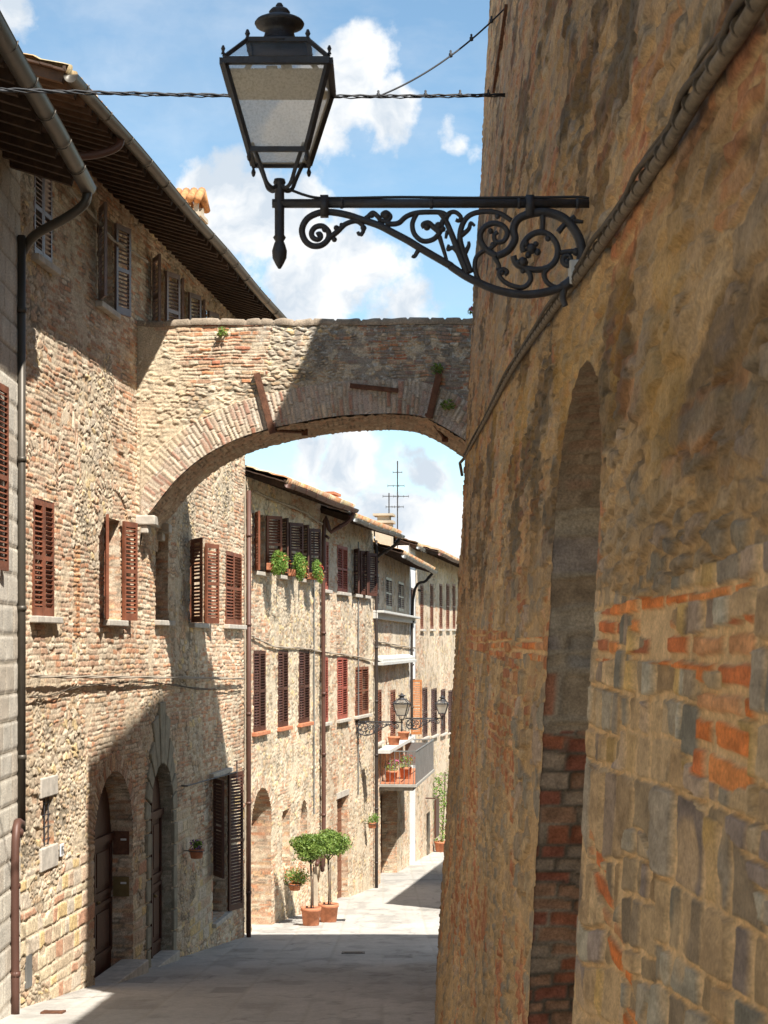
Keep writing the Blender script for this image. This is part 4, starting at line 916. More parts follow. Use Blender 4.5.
o5 = [rr(f5, a - 1.3, a + 1.5, f5.z(a, 629), f5.z(a, 584)) for a in (421.5, 431.5, 440.5, 447.5, 453.5, 459)] + [rr(f5, a, b, f5.z(a, 738 - (a - 422) * .2), f5.z(a, 688 + (a - 422) * .1)) for a, b in ((422, 427), (431, 436.5), (440.5, 445), (448, 452), (455, 459))]
facade(f5, .03, v5, 3.62, h6, 860, o5, std_style(860, .58, smear=.14, mortar=(.56, .45, .33)), res=.05)
shell(f5, .03, v5, 3.6, h6); roof(f5, .0, v5, 3.42, .85, h6, 53, gutter='pipe', rafter=.6)
for i, op in enumerate(o5): window(f5, h6, *op['r'], M['shutter'] if i < 6 else M['shutter_dark'], closed=True, sp=.08)
mb = MB(); c = f5.u(427); mb.fbox(f5, c - .55, c + .55, f5.z(435, 829), f5.z(435, 793), .35, .42); mb.tube([f5.P(c - .6, f5.z(435, 791), -.1), f5.P(c - .6, f5.z(435, 791), .38), f5.P(c + .6, f5.z(435, 791), .38)], .03, 6); mb.build('shop_panel', M['door'], h6)

# balcony on house 4
zf = f4.z(382, 786); bu0, bu1 = f4.u(379), f4.u(401); bw = 1.15
mb = MB(); mb.fbox(f4, bu0, bu1, zf + .03, zf + .12, -.1, bw); mb.fbox(f4, bu0 + .1, bu1 - .1, zf - .08, zf + .027, -.1, bw - .12); bal = mb.build('balcony', M['slab_grey'], h4, bevel=.01)
MB().fbox(f4, bu0 + .05, bu1 - .05, zf + .123, zf + .145, .02, bw - .05).build('tile_floor', M['terracotta'], bal)
mb = MB(); zt = zf + 1.12
mb.tube([f4.P(bu0 + .04, zt, 0), f4.P(bu0 + .04, zt, bw - .04), f4.P(bu1 - .04, zt, bw - .04), f4.P(bu1 - .04, zt, 0)], .025, 6)
k = 0
n = int((bu1 - bu0) / .16)
for i in range(n + 1): u_ = bu0 + .04 + (bu1 - bu0 - .08) * i / n; mb.tube([f4.P(u_, zf + .12, bw - .04), f4.P(u_, zt, bw - .04)], .010, 5)
for i in range(8): w = bw * (i + .3) / 8; mb.tube([f4.P(bu0 + .04, zf + .12, w), f4.P(bu0 + .04, zt, w)], .010, 5); mb.tube([f4.P(bu1 - .04, zf + .12, w), f4.P(bu1 - .04, zt, w)], .010, 5)
mb.build('railing', M['pipe_grey'], bal)
mb = MB(); mb.fbox(f4, bu1 - .09, bu1 - .06, zf + .25, zt - .10, .15, bw - .1); mb.build('side_screen', M['pipe_grey'], bal)

# house hidden behind the tower on the right: its corner throws the far shadow
hr = thing('stone_house', (4.6, 38, float(g(38))), 'house on the right side of the street hidden behind the tower', 'house')
mb = MB(); d = Vector((.15, 1, 0)).normalized(); nn = Vector((1, -.15, 0)).normalized(); o = Vector((4.6, 37.9, -2.6)) + d * 14 + nn * 4
mb.ob(o, d * 14, nn * 4, (0, 0, 5.7)); mb.build('wall', M['plaster'], hr); mb = MB(); mb.ob(o + Vector((0, 0, 5.75)), d * 14.0, nn * 4.1, (0, 0, .05)); mb.build('roof', M['terracotta'], hr)

# ================================================================== LANTERNS
def lantern(O, a, label, group, reach=1.28, seg=10, wall_plate=True):
    """O = junction of pole and arm, a = horizontal direction from the lamp to its wall"""
    a = Vector(a).normalized(); b = Vector((0, 0, 1)).cross(a); Z = Vector((0, 0, 1)); O = Vector(O)
    def W(x, z, y=0.): return O + a * x + b * y + Z * z
    t = thing('street_lantern', tuple(O + Z * .06), label, 'street lamp', group)
    mb = MB(); mb.tube([W(-.03, 0), W(reach + .03, 0)], .0185, seg)
    for x in (.185, 1.03): mb.ob(W(x, -.012), a * .017, b * .024, Z * .042)
    for x in (.25, .62, .98, 1.22): mb.tube([W(x, 0), W(x + .012, 0)], .0215, seg)
    mb.build('arm', M['iron'], t, smooth=True)
    mb = MB(); mb.tube(smooth_path([W(0, .075), W(.12, .03), W(.22, .022), W(.5, .026), W(.8, .023), W(1.1, .025), W(reach, .02), W(reach + .03, -.05), W(reach, -.3)], 4), .006, 6); mb.build('wire', M['cable'], t, smooth=True)
    mb = MB(); mb.lathe(W(0, 0), [(.0, .105), (.022, .10), (.026, .085), (.018, .07), (.020, .05), (.020, -.13), (.027, -.14), (.018, -.155), (.024, -.17), (.031, -.195), (.029, -.225), (.017, -.25), (.006, -.268), (0, -.27)][::-1], 16); mb.build('post', M['iron'], t, smooth=True)
    # scroll bracket, traced as curves hanging under the arm
    A_ = lambda pts: [W(.041 + (x / 4.8 + 10 - 0) / 242.9 - .041 , -(y / 4.8 - 14) / 242.9) for x, y in pts]
    B_ = lambda pts: [W((x / 4.8 + 160) / 242.9, -(y / 4.8 - 14) / 242.9) for x, y in pts]
    mb = MB()
    def cv(pts, r, r1=None, fl=1.):
        P = smooth_path(pts, 5); n = len(P); r *= 1.18; r1 = None if r1 is None else r1 * 1.18; mb.tube(P, r, 7, rs=[r + ((r1 if r1 is not None else r) - r) * i / (n - 1) for i in range(n)])
    cv(A_([(130, 218), (145, 212), (150, 228), (135, 240), (112, 230), (106, 205), (125, 180), (160, 176), (188, 205), (184, 240), (150, 268), (105, 268), (72, 240), (60, 190), (85, 140), (140, 112), (200, 108), (280, 122), (350, 145), (430, 172), (500, 208), (570, 245), (640, 288), (768, 362)]) + B_([(60, 372), (130, 418), (200, 452), (270, 480), (350, 498), (430, 503), (520, 490), (600, 465), (650, 440), (690, 400)]), .009, .016)
    cv(A_([(180, 240), (228, 203), (270, 165), (320, 152), (352, 175), (352, 205), (335, 215), (328, 203)]), .011, .006)
    cv(A_([(350, 150), (378, 130), (400, 112), (425, 130), (440, 150), (470, 150), (485, 128), (465, 108), (445, 118), (455, 135)]), .010, .007)
    cv(A_([(460, 165), (520, 162), (560, 130), (610, 112), (680, 108), (735, 112), (765, 135)]), .010, .009)
    cv(A_([(610, 118), (590, 165), (600, 215), (640, 248), (690, 240), (722, 205), (735, 155), (768, 115)]), .009, .010)
    cv(A_([(722, 205), (690, 180), (665, 160), (640, 168), (645, 185)]), .012, .007)
    cv(A_([(640, 288), (618, 295), (600, 322), (588, 318)]), .010, .006)
    cv(B_([(0, 225), (20, 290), (35, 340)]), .009, .006)
    cv(B_([(135, 405), (95, 310), (62, 225), (30, 150), (0, 112)]), .013, .009)
    cv(B_([(30, 150), (45, 115), (75, 108), (102, 130), (95, 150), (78, 145)]), .009, .007)
    cv(B_([(150, 400), (118, 310), (98, 235), (112, 165), (150, 122), (220, 106), (290, 116), (345, 150)]), .011, .009)
    cv(B_([(105, 220), (140, 190), (150, 160), (170, 175)]), .010, .005); cv(B_([(120, 310), (140, 270), (140, 250)]), .010, .005)
    cv(B_([(60, 220), (40, 200), (30, 235)]), .010, .005); cv(B_([(95, 310), (65, 280), (40, 290), (45, 265)]), .010, .005)
    cv(B_([(190, 440), (170, 385), (175, 330), (205, 300), (240, 285), (270, 262), (262, 250)]), .009, .007)
    cv(B_([(275, 320), (220, 285), (194, 232), (212, 185), (258, 163), (308, 178), (326, 215), (305, 250), (270, 250), (262, 220), (280, 205)]), .012, .008)
    cv(B_([(275, 320), (330, 292), (362, 240), (356, 190), (375, 145), (420, 120), (480, 108), (540, 114), (600, 140), (650, 195), (678, 260), (682, 330), (662, 400), (630, 442), (590, 470)]), .013, .020)
    cv(B_([(650, 130), (600, 170), (570, 205)]), .009, .011); cv(B_([(640, 150), (690, 155)]), .010, .006)
    cv(B_([(355, 320), (375, 362), (450, 384), (520, 375), (562, 330), (565, 270), (530, 220), (480, 204), (430, 225), (400, 268), (405, 300)]), .012, .011)
    cv(B_([(492, 110), (496, 150), (494, 205)]), .011, .009); cv(B_([(400, 378), (430, 398), (436, 438), (400, 470), (340, 458), (298, 430), (286, 400), (305, 382), (326, 396), (312, 410)]), .010, .008)
    cv(B_([(262, 325), (280, 352), (288, 375), (272, 385)]), .010, .005)
    cv(B_([(560, 305), (600, 300), (640, 296), (690, 300)]), .009, .010); cv(B_([(640, 340), (618, 366), (592, 350), (596, 322), (622, 318), (632, 338)]), .010, .009)
    cv(B_([(520, 378), (502, 405), (515, 445), (560, 470), (610, 462)]), .011, .008)
    cv(B_([(600, 470), (592, 520), (605, 560)]), .014, .010)
    for (x, z, r) in ((440, 285, .024), (415, 260, .015), (470, 300, .016), (425, 315, .015), (462, 262, .013), (400, 350, .024), (375, 355, .018), (278, 128, .013), (245, 200, .013), (400, 390, .013), (610, 345, .014), (520, 235, .014), (300, 400, .012), (655, 300, .018), (255, 265, .012)):
        c = B_([(x, z)])[0]; mb.lathe(c, [(0, -r), (r * .7, -r * .7), (r, 0), (r * .7, r * .7), (0, r)], 7)
    for (x, z, r) in ((465, 125, .018), (170, 190, .015), (190, 230, .013), (225, 185, .013), (215, 240, .012), (355, 185, .014), (395, 125, .012), (715, 175, .018), (735, 190, .014), (660, 180, .016), (345, 215, .010), (250, 170, .010)):
        c = A_([(x, z)])[0]; mb.lathe(c, [(0, -r), (r * .7, -r * .7), (r, 0), (r * .7, r * .7), (0, r)], 7)
    mb.build('scroll_bracket', M['iron'], t, smooth=True)
    # lantern cage: z measured from the arm
    zb, zm, zt = .19, .512, .632; hb, hm, ht = .116, .208, .122
    def C(sx, sy, h, z): return W(sx * h, z, sy * h)
    cs = [(-1, -1), (1, -1), (1, 1), (-1, 1)]
    mb = MB()
    for i, (sx, sy) in enumerate(cs):
        nx, ny = cs[(i + 1) % 4]
        mb.bar(C(sx, sy, hb, zb), C(sx, sy, hm, zm), .020, .020); mb.bar(C(sx, sy, hb, zb), C(nx, ny, hb, zb), .016, .020)
        mb.bar(C(sx, sy, hm + .004, zm + .004), C(nx, ny, hm + .004, zm + .004), .030, .026); mb.bar(C(sx, sy, hm, zm + .02), C(sx, sy, ht, zt), .016, .016)
        mb.bar(C(sx, sy, ht, zt), C(nx, ny, ht, zt), .018, .018)
        mb.lathe(C(sx, sy, hb, zb), [(0, -.05), (.006, -.045), (.010, -.03), (.005, -.015), (.011, 0), (.012, .01), (0, .012)], 8)
        mb.lathe(C(sx, sy, hm + .004, zm + .03), [(0, 0), (.009, 0), (.005, .010), (.009, .022), (.004, .034), (0, .036)], 8)
        mb.lathe(C(sx, sy, ht, zt), [(0, 0), (.011, .0), (.006, .012), (.011, .024), (.005, .040), (0, .042)], 8)
        # curved legs down to the post
        mb.tube(smooth_path([C(sx, sy, hb - .01, zb + .03), C(sx, sy, .085, zb - .02), C(sx, sy, .066, .12), C(sx, sy, .050, .075), C(sx, sy, .028, .058), C(sx, sy, .012, .07)], 5), .0085, 7)
    mb.build('lantern_frame', M['iron'], t)
    for i, (sx, sy) in enumerate(cs):
        nx, ny = cs[(i + 1) % 4]
        MB().add([C(sx, sy, hb - .004, zb + .004), C(nx, ny, hb - .004, zb + .004), C(nx, ny, hm - .004, zm - .004), C(sx, sy, hm - .004, zm - .004)], [(0, 1, 2, 3)]).build('pane', M['lampglass'], t)
        MB().add([C(sx, sy, hm - .01, zm + .03), C(nx, ny, hm - .01, zm + .03), C(nx, ny, ht - .004, zt - .006), C(sx, sy, ht - .004, zt - .006)], [(0, 1, 2, 3)]).build('roof_pane', M['roofglass'], t)
    MB().add([C(-1, -1, hb - .01, zb + .002), C(1, -1, hb - .01, zb + .002), C(1, 1, hb - .01, zb + .002), C(-1, 1, hb - .01, zb + .002)], [(0, 1, 2, 3)]).build('pane', M['lampglass'], t)
    mb = MB(); mb.lathe(W(0, zt), [(.135, -.004), (.135, .008), (.085, .025), (.066, .05), (.060, .07), (.062, .078), (.070, .086), (.098, .098), (.103, .108), (.096, .118), (.072, .130), (.050, .138), (.038, .146), (.044, .156), (.034, .168), (.012, .174), (.016, .182), (.010, .192), (0, .195)], 24)
    mb.build('cap', M['iron'], t, smooth=True)
    mb = MB(); mb.ob(W(0, zm - .022), a * .186, b * .186, Z * .004); mb.ob(W(.03, zm + .02), a * .022, b * .03, Z * .03); mb.ob(W(-.03, zm + .02), a * .022, b * .03, Z * .026); mb.build('lamp_holder', M['enamel'], t)
    if wall_plate: mb = MB(); mb.ob(W(reach + .02, -.14), a * .012, b * .04, Z * .20); mb.build('wall_plate', M['iron'], t)
    return t
O1 = Vector(((279.5 - CX) / F * 7., 7., (HY - 203.5) / F * 7.))
lantern(O1, (1, 0, 0), 'large black wrought-iron lantern on a scroll bracket in the foreground, fixed to the tower', 'street lanterns on scroll brackets')
def lamp_on(f, pxw, z, label):
    u = f.u(pxw); p = f.P(u, z, 1.30); return lantern(p, -f.n, label, 'street lanterns on scroll brackets', seg=8)
lamp_on(f3, 356, (HY - 722) / F * 47.5, 'small distant lantern hanging over the flower balcony')
lamp_on(f4, 405.0, f4.z(405, 718.5), 'farthest and smallest lantern, in front of the row of narrow shutters')

# ================================================================== OVERHEAD WIRES AND FACADE CABLES
A0 = Vector((-4.4, 13.6, 4.50)); A1 = twall(507, 95, .02)
def sag(p, q, s, n=24, wob=0, ph=0):
    p, q = Vector(p), Vector(q); return [p.lerp(q, i / n) + Vector((0, wob * math.cos(i * 1.3 + ph), -s * 4 * (i / n) * (1 - i / n) + wob * math.sin(i * 1.3 + ph))) for i in range(n + 1)]
mb = MB(); mb.tube(sag(A0, A1, .05, 60, .012), .010, 6); mb.tube(sag(A0, A1, .05, 60, .014, 2.2), .008, 6); mb.tube(sag(A0, A1, .055, 60, .016, 4.1), .006, 6)
for t_ in (.63, .7, .78, .86, .92, .97): p = sag(A0, A1, .05, 100)[int(t_ * 100)]; mb.lathe(p, [(0, -.02), (.02, -.01), (.02, .02), (.01, .03), (.012, .05), (0, .06)], 7)
tag(mb.build('overhead_wire', M['cable'], None, smooth=True, loc=tuple(A0)), 'twisted black wires crossing the sky behind the big lantern from gutter to tower', 'wire', 'overhead wires')
B1_ = twall(508, 7, .02); B0 = sag(A0, A1, .05, 100)[78]; mb = MB(); mb.tube(sag(B1_, B0, .10, 24), .009, 6)
for t_ in (3, 7, 11): p = sag(B1_, B0, .10, 24)[t_]; mb.lathe(p, [(0, -.02), (.02, -.01), (.02, .02), (.01, .03), (.012, .05), (0, .06)], 7)
tag(mb.build('overhead_wire', M['cable'], None, smooth=True, loc=tuple(B0)), 'single black wire slanting up to the top of the tower edge', 'wire', 'overhead wires')
def fcable(f, pts, r, lab, mat='cable_pale', w=.05, n=2):
    mb = MB(); P = [f.P(f.u(x), f.z(x, y), w) for x, y in pts]
    for k in range(n): mb.tube([p + Vector((0, .0, .012 * math.sin(i * .8 + k * 3))) + f.n * .01 * math.cos(i * .8 + k * 3) for i, p in enumerate(smooth_path(P, 6))], r, 6)
    tag(mb.build('facade_cable', M[mat], None, smooth=True, loc=tuple(P[0])), lab, 'cable', 'cables along the facades')
fcable(f2, [(24, 676), (60, 677), (100, 677), (150, 677.5), (200, 678), (240, 678.5)], .014, 'pale cable running level across the nearest shuttered house, below its middle windows', n=2, w=.09)
fcable(f2, [(24, 697), (50, 695), (62, 690), (85, 685), (110, 684), (130, 682), (165, 684), (200, 689), (240, 688)], .008, 'thin brown strand standing in mostly for the shadow line below the level cable on the nearest shuttered house', 'cable_brown', n=2, w=.05)  # brown strand mostly draws in the shadow line below the level cable
fcable(f2, [(60, 188), (75, 205), (90, 222), (105, 240), (125, 252), (140, 262)], .016, 'loose pale cable drooping under the eave of the nearest shuttered house', w=.12)
fcable(f3, [(250, 636), (258, 640), (275, 647), (300, 648), (322, 652), (345, 655), (370, 660)], .016, 'pale cable sagging above the lower shutters of the house beyond the arch')
fcable(f3, [(250, 491), (270, 500), (300, 512), (312, 520), (325, 528)], .018, 'pale cable under the eave of the house with flower windows', w=.1)
fcable(f4, [(373, 641), (385, 643), (400, 646), (414, 648)], .016, 'pale cable crossing the narrow balcony house above its canopy')

# ================================================================== POTS, PLANTS, FLOWERS
def pot(mb, c, r, h, seg=20): mb.lathe(c, [(0, 0), (r * .74, 0), (r * .78, .01), (r * .93, h * .80), (r * .94, h * .80), (r * 1.0, h * .82), (r * 1.0, h), (r * .90, h), (r * .88, h * .90), (0, h * .90)], seg)
def topiary(px, py, D, label, sd):
    X = (px - CX) / F * D; Z = float(g(D)) + .015; t = thing('potted_tree', (X, D, Z), label, 'potted tree', 'ball-topped potted trees by the wall')
    s = D / F; mb = MB(); pot(mb, (X, D, Z), 10.3 * s, 18 * s); pt_ = mb.build('pot', M['terracotta'], t, smooth=True)
    MB().lathe((X, D, Z + 16.2 * s), [(0, 0), (8.6 * s, 0), (8 * s, .01), (0, .02)], 14).build('soil', M['soil'], pt_)
    mb = MB(); hh = 66 * s; mb.tube([(X, D, Z + .3), (X + .02, D, Z + hh * .5), (X - .01, D, Z + hh)], .022, 8); mb.tube([(X + .05, D, Z + .3), (X + .05, D, Z + hh * .9)], .011, 6)
    for i in range(5): a = i * 1.26; mb.tube([(X, D, Z + hh * .92), (X + .28 * math.cos(a), D + .28 * math.sin(a), Z + hh * 1.15)], .012, 5)
    mb.build('trunk', M['bark'], t, smooth=True)
    mb = MB(); c = (X, D, Z + 78 * s); rad = (19 * s, 18 * s, 12.5 * s)
    leaf_mat_lump(mb, c, (rad[0] * 1.08, rad[1] * 1.08, rad[2] * 1.12), 5200, .034, 26, sd); leaf_cloud(mb, c, (rad[0] * .8, rad[1] * .8, rad[2] * .82), 3000, .034, shell=.2)
    leaf_mat_lump(mb, (c[0], c[1], c[2] - .05), (rad[0] * 1.3, rad[1] * 1.3, rad[2] * 1.25), 500, .034, 30, sd + 9)
    mb.build('crown', M['leaf'], t)
topiary(311, 925, 37.9, 'left potted tree with a rounded green ball crown in a terracotta pot', 3)
topiary(328.5, 919, 38.8, 'right potted tree, slightly farther, its ball crown overlapping the left one', 5)
def flowerbox(f, px, pz, wpx, label, fl, n=1400, grp='window flower boxes', name='flower_box', w=.22, boxmat='terracotta'):
    u = f.u(px); s = f.D(px) / F; c = f.P(u, pz, w); t = thing(name, tuple(c), label, 'flower box', grp)
    L = wpx * s / 2 / max(.25, abs(f.m - (px - CX) / F)) if False else .24
    mb = MB(); mb.ob(c, f.t * L, f.n * .085, (0, 0, .075)); mb.build('trough', M[boxmat], t, bevel=.01)
    mb = MB(); r = wpx * s / 2
    for k in range(7): q = c + f.t * random.uniform(-L, L) + Vector((random.uniform(-.5, .9) * r * .6, 0, random.uniform(-.04, .30))); leaf_cloud(mb, q + f.n * .10, (r * .62, .2, .19), n // 7, .034)
    mb.build('foliage', M['leaf_light'], t)
    mb = MB(); leaf_cloud(mb, c + f.n * .16 + Vector((r * .25, -.05, .06)), (r * .8, .2, .24), 80, .028); mb.build('blossom', M[fl], t)
z_ = 1.72
flowerbox(f3, 263, z_, 22, 'first and fullest window flower box, nearest the arch, with a few orange blooms', 'flower_orange', 1900)
flowerbox(f3, 285, z_ - .05, 18, 'middle one of three upper window flower boxes, with orange blooms', 'flower_orange')
flowerbox(f3, 304, z_ - .05, 11, 'last and smallest of three upper window flower boxes, by the dark downpipe', 'flower_red')
def hanging(f, px, py, rpx, label, fl, r=.14, n=260, w=.22, cat='flower pot', grp='wall-hung flower pots', fn=90, nm='hanging_pot', leafm='leaf_light', hgt=.16):
    u = f.u(px); z = f.z(px, py); c = f.P(u, z, w); t = thing(nm, tuple(c), label, cat, grp)
    mb = MB(); pot(mb, c, r, hgt, 14); mb.build('pot', M['terracotta'], t, smooth=True)
    if w > .15 and nm == 'hanging_pot': mb = MB(); mb.tube([f.P(u, z + hgt * .8, -.02), f.P(u, z + hgt * .8, w - r)], .010, 5); mb.tube([c + Vector((math.cos(i * .7) * (r + .01), math.sin(i * .7) * (r + .01), hgt * .8)) for i in range(10)], .008, 5); mb.build('ring_holder', M['iron'], t)
    R_ = rpx * f.D(px) / F; mb = MB()
    for k in range(6): q = c + Vector((random.uniform(-.5, .5) * R_, random.uniform(-.4, .4) * R_, hgt + R_ * random.uniform(.1, .8))); leaf_cloud(mb, q, (R_ * .55, R_ * .55, R_ * .5), n // 6, .03)
    mb.build('foliage', M[leafm], t)
    if fl: mb = MB(); leaf_cloud(mb, c + Vector((0, 0, hgt + R_ * .5)), (R_ * 1.0, R_ * .9, R_ * .9), fn, .028); mb.build('blossom', M[fl], t)
hanging(f2, 183, 858, 8, 'terracotta pot of purple flowers hung beside the dressed stone doorway', 'flower_purple', r=.13, w=.24, leafm='leaf', fn=60)
hanging(f3, 284, 890, 16, 'wall-hung pot spilling orange-red geraniums left of the potted trees', 'flower_orange', r=.15, w=.26, n=1100, fn=260)
hanging(f3, 364, 828, 8, 'wall-hung pot of bright green leaves beside the grey downpipe', None, r=.13, w=.24, n=300)
def rest(p, r, h, label, fl, sz, grp, leafm='leaf_light'):
    t = thing('flower_pot', tuple(p), label, 'flower pot', grp); mb = MB(); pot(mb, p, r, h, 14); mb.build('pot', M['terracotta'], t, smooth=True)
    c = Vector(p) + Vector((0, 0, h + sz * .6))
    if leafm: mb = MB(); leaf_cloud(mb, c, (sz, sz, sz * .8), 220, .035); mb.build('foliage', M[leafm], t)
    if fl: mb = MB(); leaf_cloud(mb, c + Vector((.05, 0, .08)), (sz, sz, sz * .7), 90, .035); mb.build('blossom', M[fl], t)
zz = zf + .147
rest(f4.P(bu0 + .7, zz, .30), .20, .34, 'potted plant at the near corner of the balcony floor', 'flower_pink', .24, 'pots on the balcony')
rest(f4.P(bu0 + 1.9, zz, .62), .20, .36, 'pot of bright red geraniums in the middle of the balcony', 'flower_red', .27, 'pots on the balcony')
mb = MB(); z0 = f4.z(382, 747); mb.fbox(f4, f4.u(376), f4.u(402), z0 - .1, z0, -.05, .42); mb.build('shelf', M['grey_paint'], h4)
rest(f4.P(f4.u(386), z0 + .003, .25), .20, .26, 'empty-looking terracotta pot on the ledge above the balcony, left one', None, .14, 'terracotta pots on the ledge', None)
rest(f4.P(f4.u(396), z0 + .003, .25), .20, .26, 'empty-looking terracotta pot on the ledge above the balcony, right one', None, .14, 'terracotta pots on the ledge', None)
p = f5.P(f5.u(433), 0, .35); p.z = float(g(p.y)) + .01
t = thing('climbing_plant', tuple(p), 'tall green climber in a terracotta pot at the far end of the street', 'plant'); mb = MB(); pot(mb, p, .30, .42, 14); mb.build('pot', M['terracotta'], t, smooth=True)
mb = MB(); mb.tube([p + Vector((0, 0, .3)), p + Vector((.1, .1, 1.6)), p + Vector((.15, .3, 3.2))], .03, 6); mb.build('stem', M['bark'], t)
mb = MB()
for i in range(14): leaf_cloud(mb, p + Vector((random.uniform(-.25, .45), random.uniform(-.1, .4), .55 + i * .2)), (.32, .3, .28), 60, .06)
mb.build('foliage', M['leaf_light'], t)

# ================================================================== ANTENNAS
def antenna(f, px, D, ztop, zbase, label, arms):
    X = (px - CX) / F * D; t = thing('roof_antenna', (X, D, zbase), label, 'antenna', 'television antennas on the roofs'); mb = MB(); mb.tube([(X, D, zbase), (X, D, ztop)], .022, 6); mb.build('mast', M['pipe_dark'], t)
    for (z, L, n, dx) in arms:
        mb = MB(); mb.tube([(X - L * .5 + dx, D, z), (X + L * .5 + dx, D, z)], .012, 5)
        for i in range(n): x = X - L * .5 + dx + L * i / (n - 1); e = .12 + .10 * (i / (n - 1)); mb.tube([(x, D - e, z - .05), (x, D + e, z + .05)], .008, 4)
        mb.build('yagi_arm', M['pipe_dark'], t)
antenna(None, 397.5, 56.6, (HY - 461) / F * 56.6, 3.0, 'taller roof antenna with three cross arms above the far chimneys', [(5.75, .30, 3, 0), (5.3, .55, 4, -.05), (4.95, .5, 4, .12), (4.6, .3, 3, .05)])
antenna(None, 389.0, 56.0, (HY - 493) / F * 56, 3.2, 'shorter roof antenna left of the tall one', [(4.9, .4, 3, 0), (4.55, .4, 3, .1)])

# ================================================================== SKY, SUN, CAMERA
sv = Vector((.452, -.617, 1.0)).normalized(); el = math.asin(sv.z); az = math.atan2(sv.x, sv.y)
sun = bpy.data.lights.new('sun', 'SUN'); sun.energy = 5.0; sun.angle = R(.53); sun.color = (1.0, .955, .88)
so = bpy.data.objects.new('sun', sun); COL.objects.link(so); so.rotation_euler = sv.to_track_quat('Z', 'Y').to_euler(); so.location = (20, -20, 60)
w = bpy.data.worlds.new('World'); bpy.context.scene.world = w; w.use_nodes = True; nt = w.node_tree; L = nt.links
bg = nt.nodes['Background']; out = nt.nodes['World Output']
sky = N_(nt, 'ShaderNodeTexSky', sky_type='NISHITA'); sky.sun_disc = False; sky.sun_elevation = el; sky.sun_rotation = az; sky.air_density = 1.0; sky.dust_density = .35; sky.ozone_density = .55; sky.altitude = 300
tn = N_(nt, 'ShaderNodeVectorMath', operation='MULTIPLY'); tn.inputs[1].default_value = (.93, 1.06, 1.02); L.new(sky.outputs[0], tn.inputs[0]); L.new(tn.outputs[0], bg.inputs[0]); bg.inputs[1].default_value = .096
tc = N_(nt, 'ShaderNodeTexCoord'); G = tc.outputs['Generated']
def direction(px, py): return Vector(((px - CX) / F, 1, (HY - py) / F)).normalized()
blobs = [(345, 80, 72, 1.), (300, 140, 75, 1.), (385, 105, 55, .95), (250, 225, 90, 1.), (325, 275, 95, 1.1), (400, 330, 70, .8), (225, 185, 60, .9), (300, 205, 60, .8), (450, 135, 34, .75), (480, 150, 30, .7), (10, 15, 50, .9), (350, 455, 60, .9), (425, 465, 50, .95), (448, 505, 40, .9), (300, 450, 50, .8), (395, 520, 75, .95), (450, 560, 70, .9), (300, 500, 60, .8), (-200, 200, 150, .9), (900, 100, 200, .9), (700, 500, 220, .9), (-300, 500, 260, .9), (1300, 300, 250, .9)]
# warp the lookup a little so the cumulus edges billow
nw = N_(nt, 'ShaderNodeTexNoise', Scale=22., Detail=3., Roughness=.55); L.new(G, nw.inputs['Vector'])
sb = N_(nt, 'ShaderNodeVectorMath', operation='SUBTRACT'); L.new(nw.outputs['Color'], sb.inputs[0]); sb.inputs[1].default_value = (.5, .5, .5)
sc = N_(nt, 'ShaderNodeVectorMath', operation='SCALE'); sc.inputs['Scale'].default_value = .045; L.new(sb.outputs[0], sc.inputs[0])
ad = N_(nt, 'ShaderNodeVectorMath', operation='ADD'); L.new(G, ad.inputs[0]); L.new(sc.outputs[0], ad.inputs[1]); V = ad.outputs[0]
acc = None
for (px, py, r, s) in blobs:
    d = N_(nt, 'ShaderNodeVectorMath', operation='DISTANCE'); L.new(V, d.inputs[0]); d.inputs[1].default_value = direction(px, py)
    mr = N_(nt, 'ShaderNodeMapRange', interpolation_type='SMOOTHSTEP'); mr.inputs['From Min'].default_value = r / F * 1.25; mr.inputs['From Max'].default_value = 0; mr.inputs['To Min'].default_value = 0; mr.inputs['To Max'].default_value = s; L.new(d.outputs['Value'], mr.inputs[0])
    if acc is None: acc = mr.outputs[0]
    else:
        mx = N_(nt, 'ShaderNodeMath', operation='MAXIMUM'); L.new(acc, mx.inputs[0]); L.new(mr.outputs[0], mx.inputs[1]); acc = mx.outputs[0]
n2 = N_(nt, 'ShaderNodeTexNoise', Scale=24., Detail=9., Roughness=.62); L.new(G, n2.inputs['Vector'])
m1 = N_(nt, 'ShaderNodeMath', operation='MULTIPLY_ADD'); L.new(n2.outputs['Fac'], m1.inputs[0]); m1.inputs[1].default_value = 1.5; m1.inputs[2].default_value = -.98
a2 = N_(nt, 'ShaderNodeMath', operation='ADD'); L.new(acc, a2.inputs[0]); L.new(m1.outputs[0], a2.inputs[1])
rp = N_(nt, 'ShaderNodeMapRange', interpolation_type='SMOOTHSTEP'); rp.inputs['From Min'].default_value = .14; rp.inputs['From Max'].default_value = .50; L.new(a2.outputs[0], rp.inputs[0])
th_ = N_(nt, 'ShaderNodeMapRange'); th_.inputs['From Min'].default_value = .42; th_.inputs['From Max'].default_value = .62; th_.inputs['To Min'].default_value = .0; th_.inputs['To Max'].default_value = .22
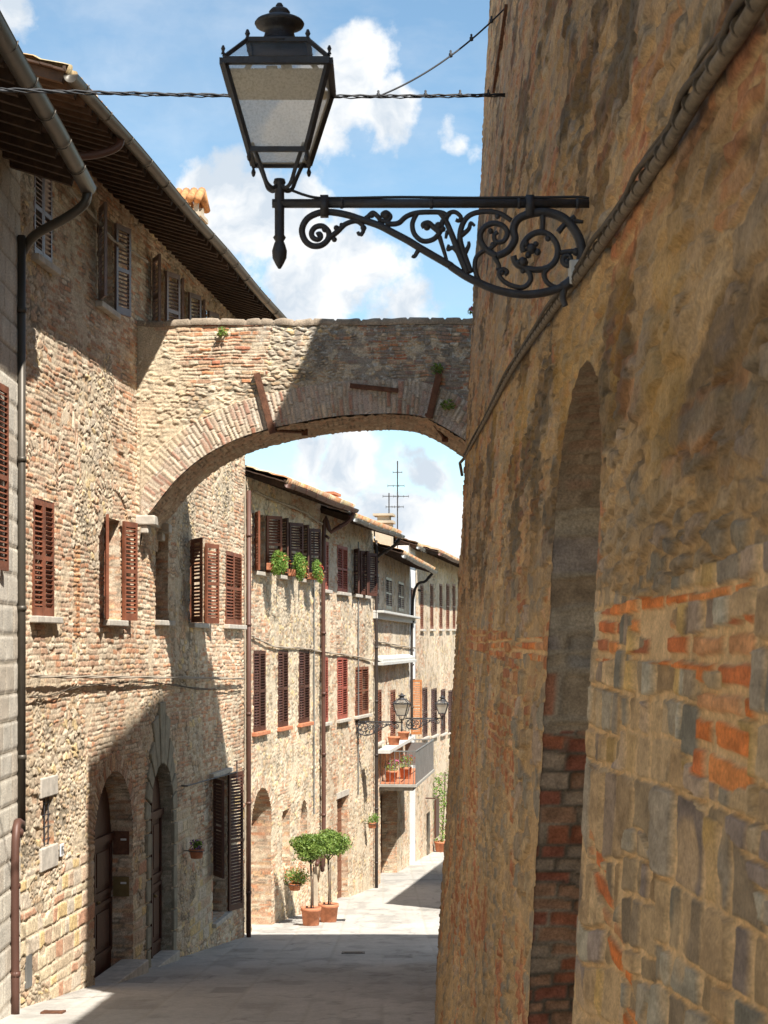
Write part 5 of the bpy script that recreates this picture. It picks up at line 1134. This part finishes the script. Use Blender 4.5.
n3 = N_(nt, 'ShaderNodeTexNoise', Scale=6., Detail=6., Roughness=.6); mp = N_(nt, 'ShaderNodeMapping'); mp.inputs['Scale'].default_value = (1, 1, 2.6); L.new(G, mp.inputs[0]); L.new(mp.outputs[0], n3.inputs['Vector']); L.new(n3.outputs['Fac'], th_.inputs[0])
mxx = N_(nt, 'ShaderNodeMath', operation='MAXIMUM'); L.new(rp.outputs[0], mxx.inputs[0]); L.new(th_.outputs[0], mxx.inputs[1])
n4 = N_(nt, 'ShaderNodeTexNoise', Scale=17., Detail=6., Roughness=.6); L.new(V, n4.inputs['Vector'])
cr = N_(nt, 'ShaderNodeValToRGB'); cr.color_ramp.elements[0].position = .40; cr.color_ramp.elements[0].color = (4.1, 4.6, 5.15, 1); cr.color_ramp.elements[1].position = .56; cr.color_ramp.elements[1].color = (6.5, 6.5, 6.45, 1); L.new(n4.outputs['Fac'], cr.inputs[0])
bg2 = N_(nt, 'ShaderNodeBackground'); L.new(cr.outputs[0], bg2.inputs[0]); bg2.inputs[1].default_value = .088
ms = N_(nt, 'ShaderNodeMixShader'); L.new(mxx.outputs[0], ms.inputs[0]); L.new(bg.outputs[0], ms.inputs[1]); L.new(bg2.outputs[0], ms.inputs[2]); L.new(ms.outputs[0], out.inputs[0])

cam = bpy.data.cameras.new('camera'); co = bpy.data.objects.new('camera', cam); COL.objects.link(co)
co.location = (0, 0, 0); co.rotation_euler = (R(90), 0, 0)
cam.sensor_fit = 'VERTICAL'; cam.sensor_height = 36; cam.sensor_width = 27; cam.lens = F / 1024 * 36; cam.shift_y = (HY - 512) / 1024
cam.clip_start = .1; cam.clip_end = 3000
cam.dof.use_dof = True; cam.dof.focus_distance = 24; cam.dof.aperture_fstop = 16.0
scn = bpy.context.scene; scn.camera = co
scn.render.engine = 'CYCLES'; scn.cycles.use_denoising = True
scn.cycles.max_bounces = 7; scn.cycles.diffuse_bounces = 4; scn.cycles.glossy_bounces = 3; scn.cycles.transmission_bounces = 4; scn.cycles.transparent_max_bounces = 8
scn.view_settings.view_transform = 'Standard'; scn.view_settings.look = 'None'; scn.view_settings.exposure = .95; scn.view_settings.gamma = 1
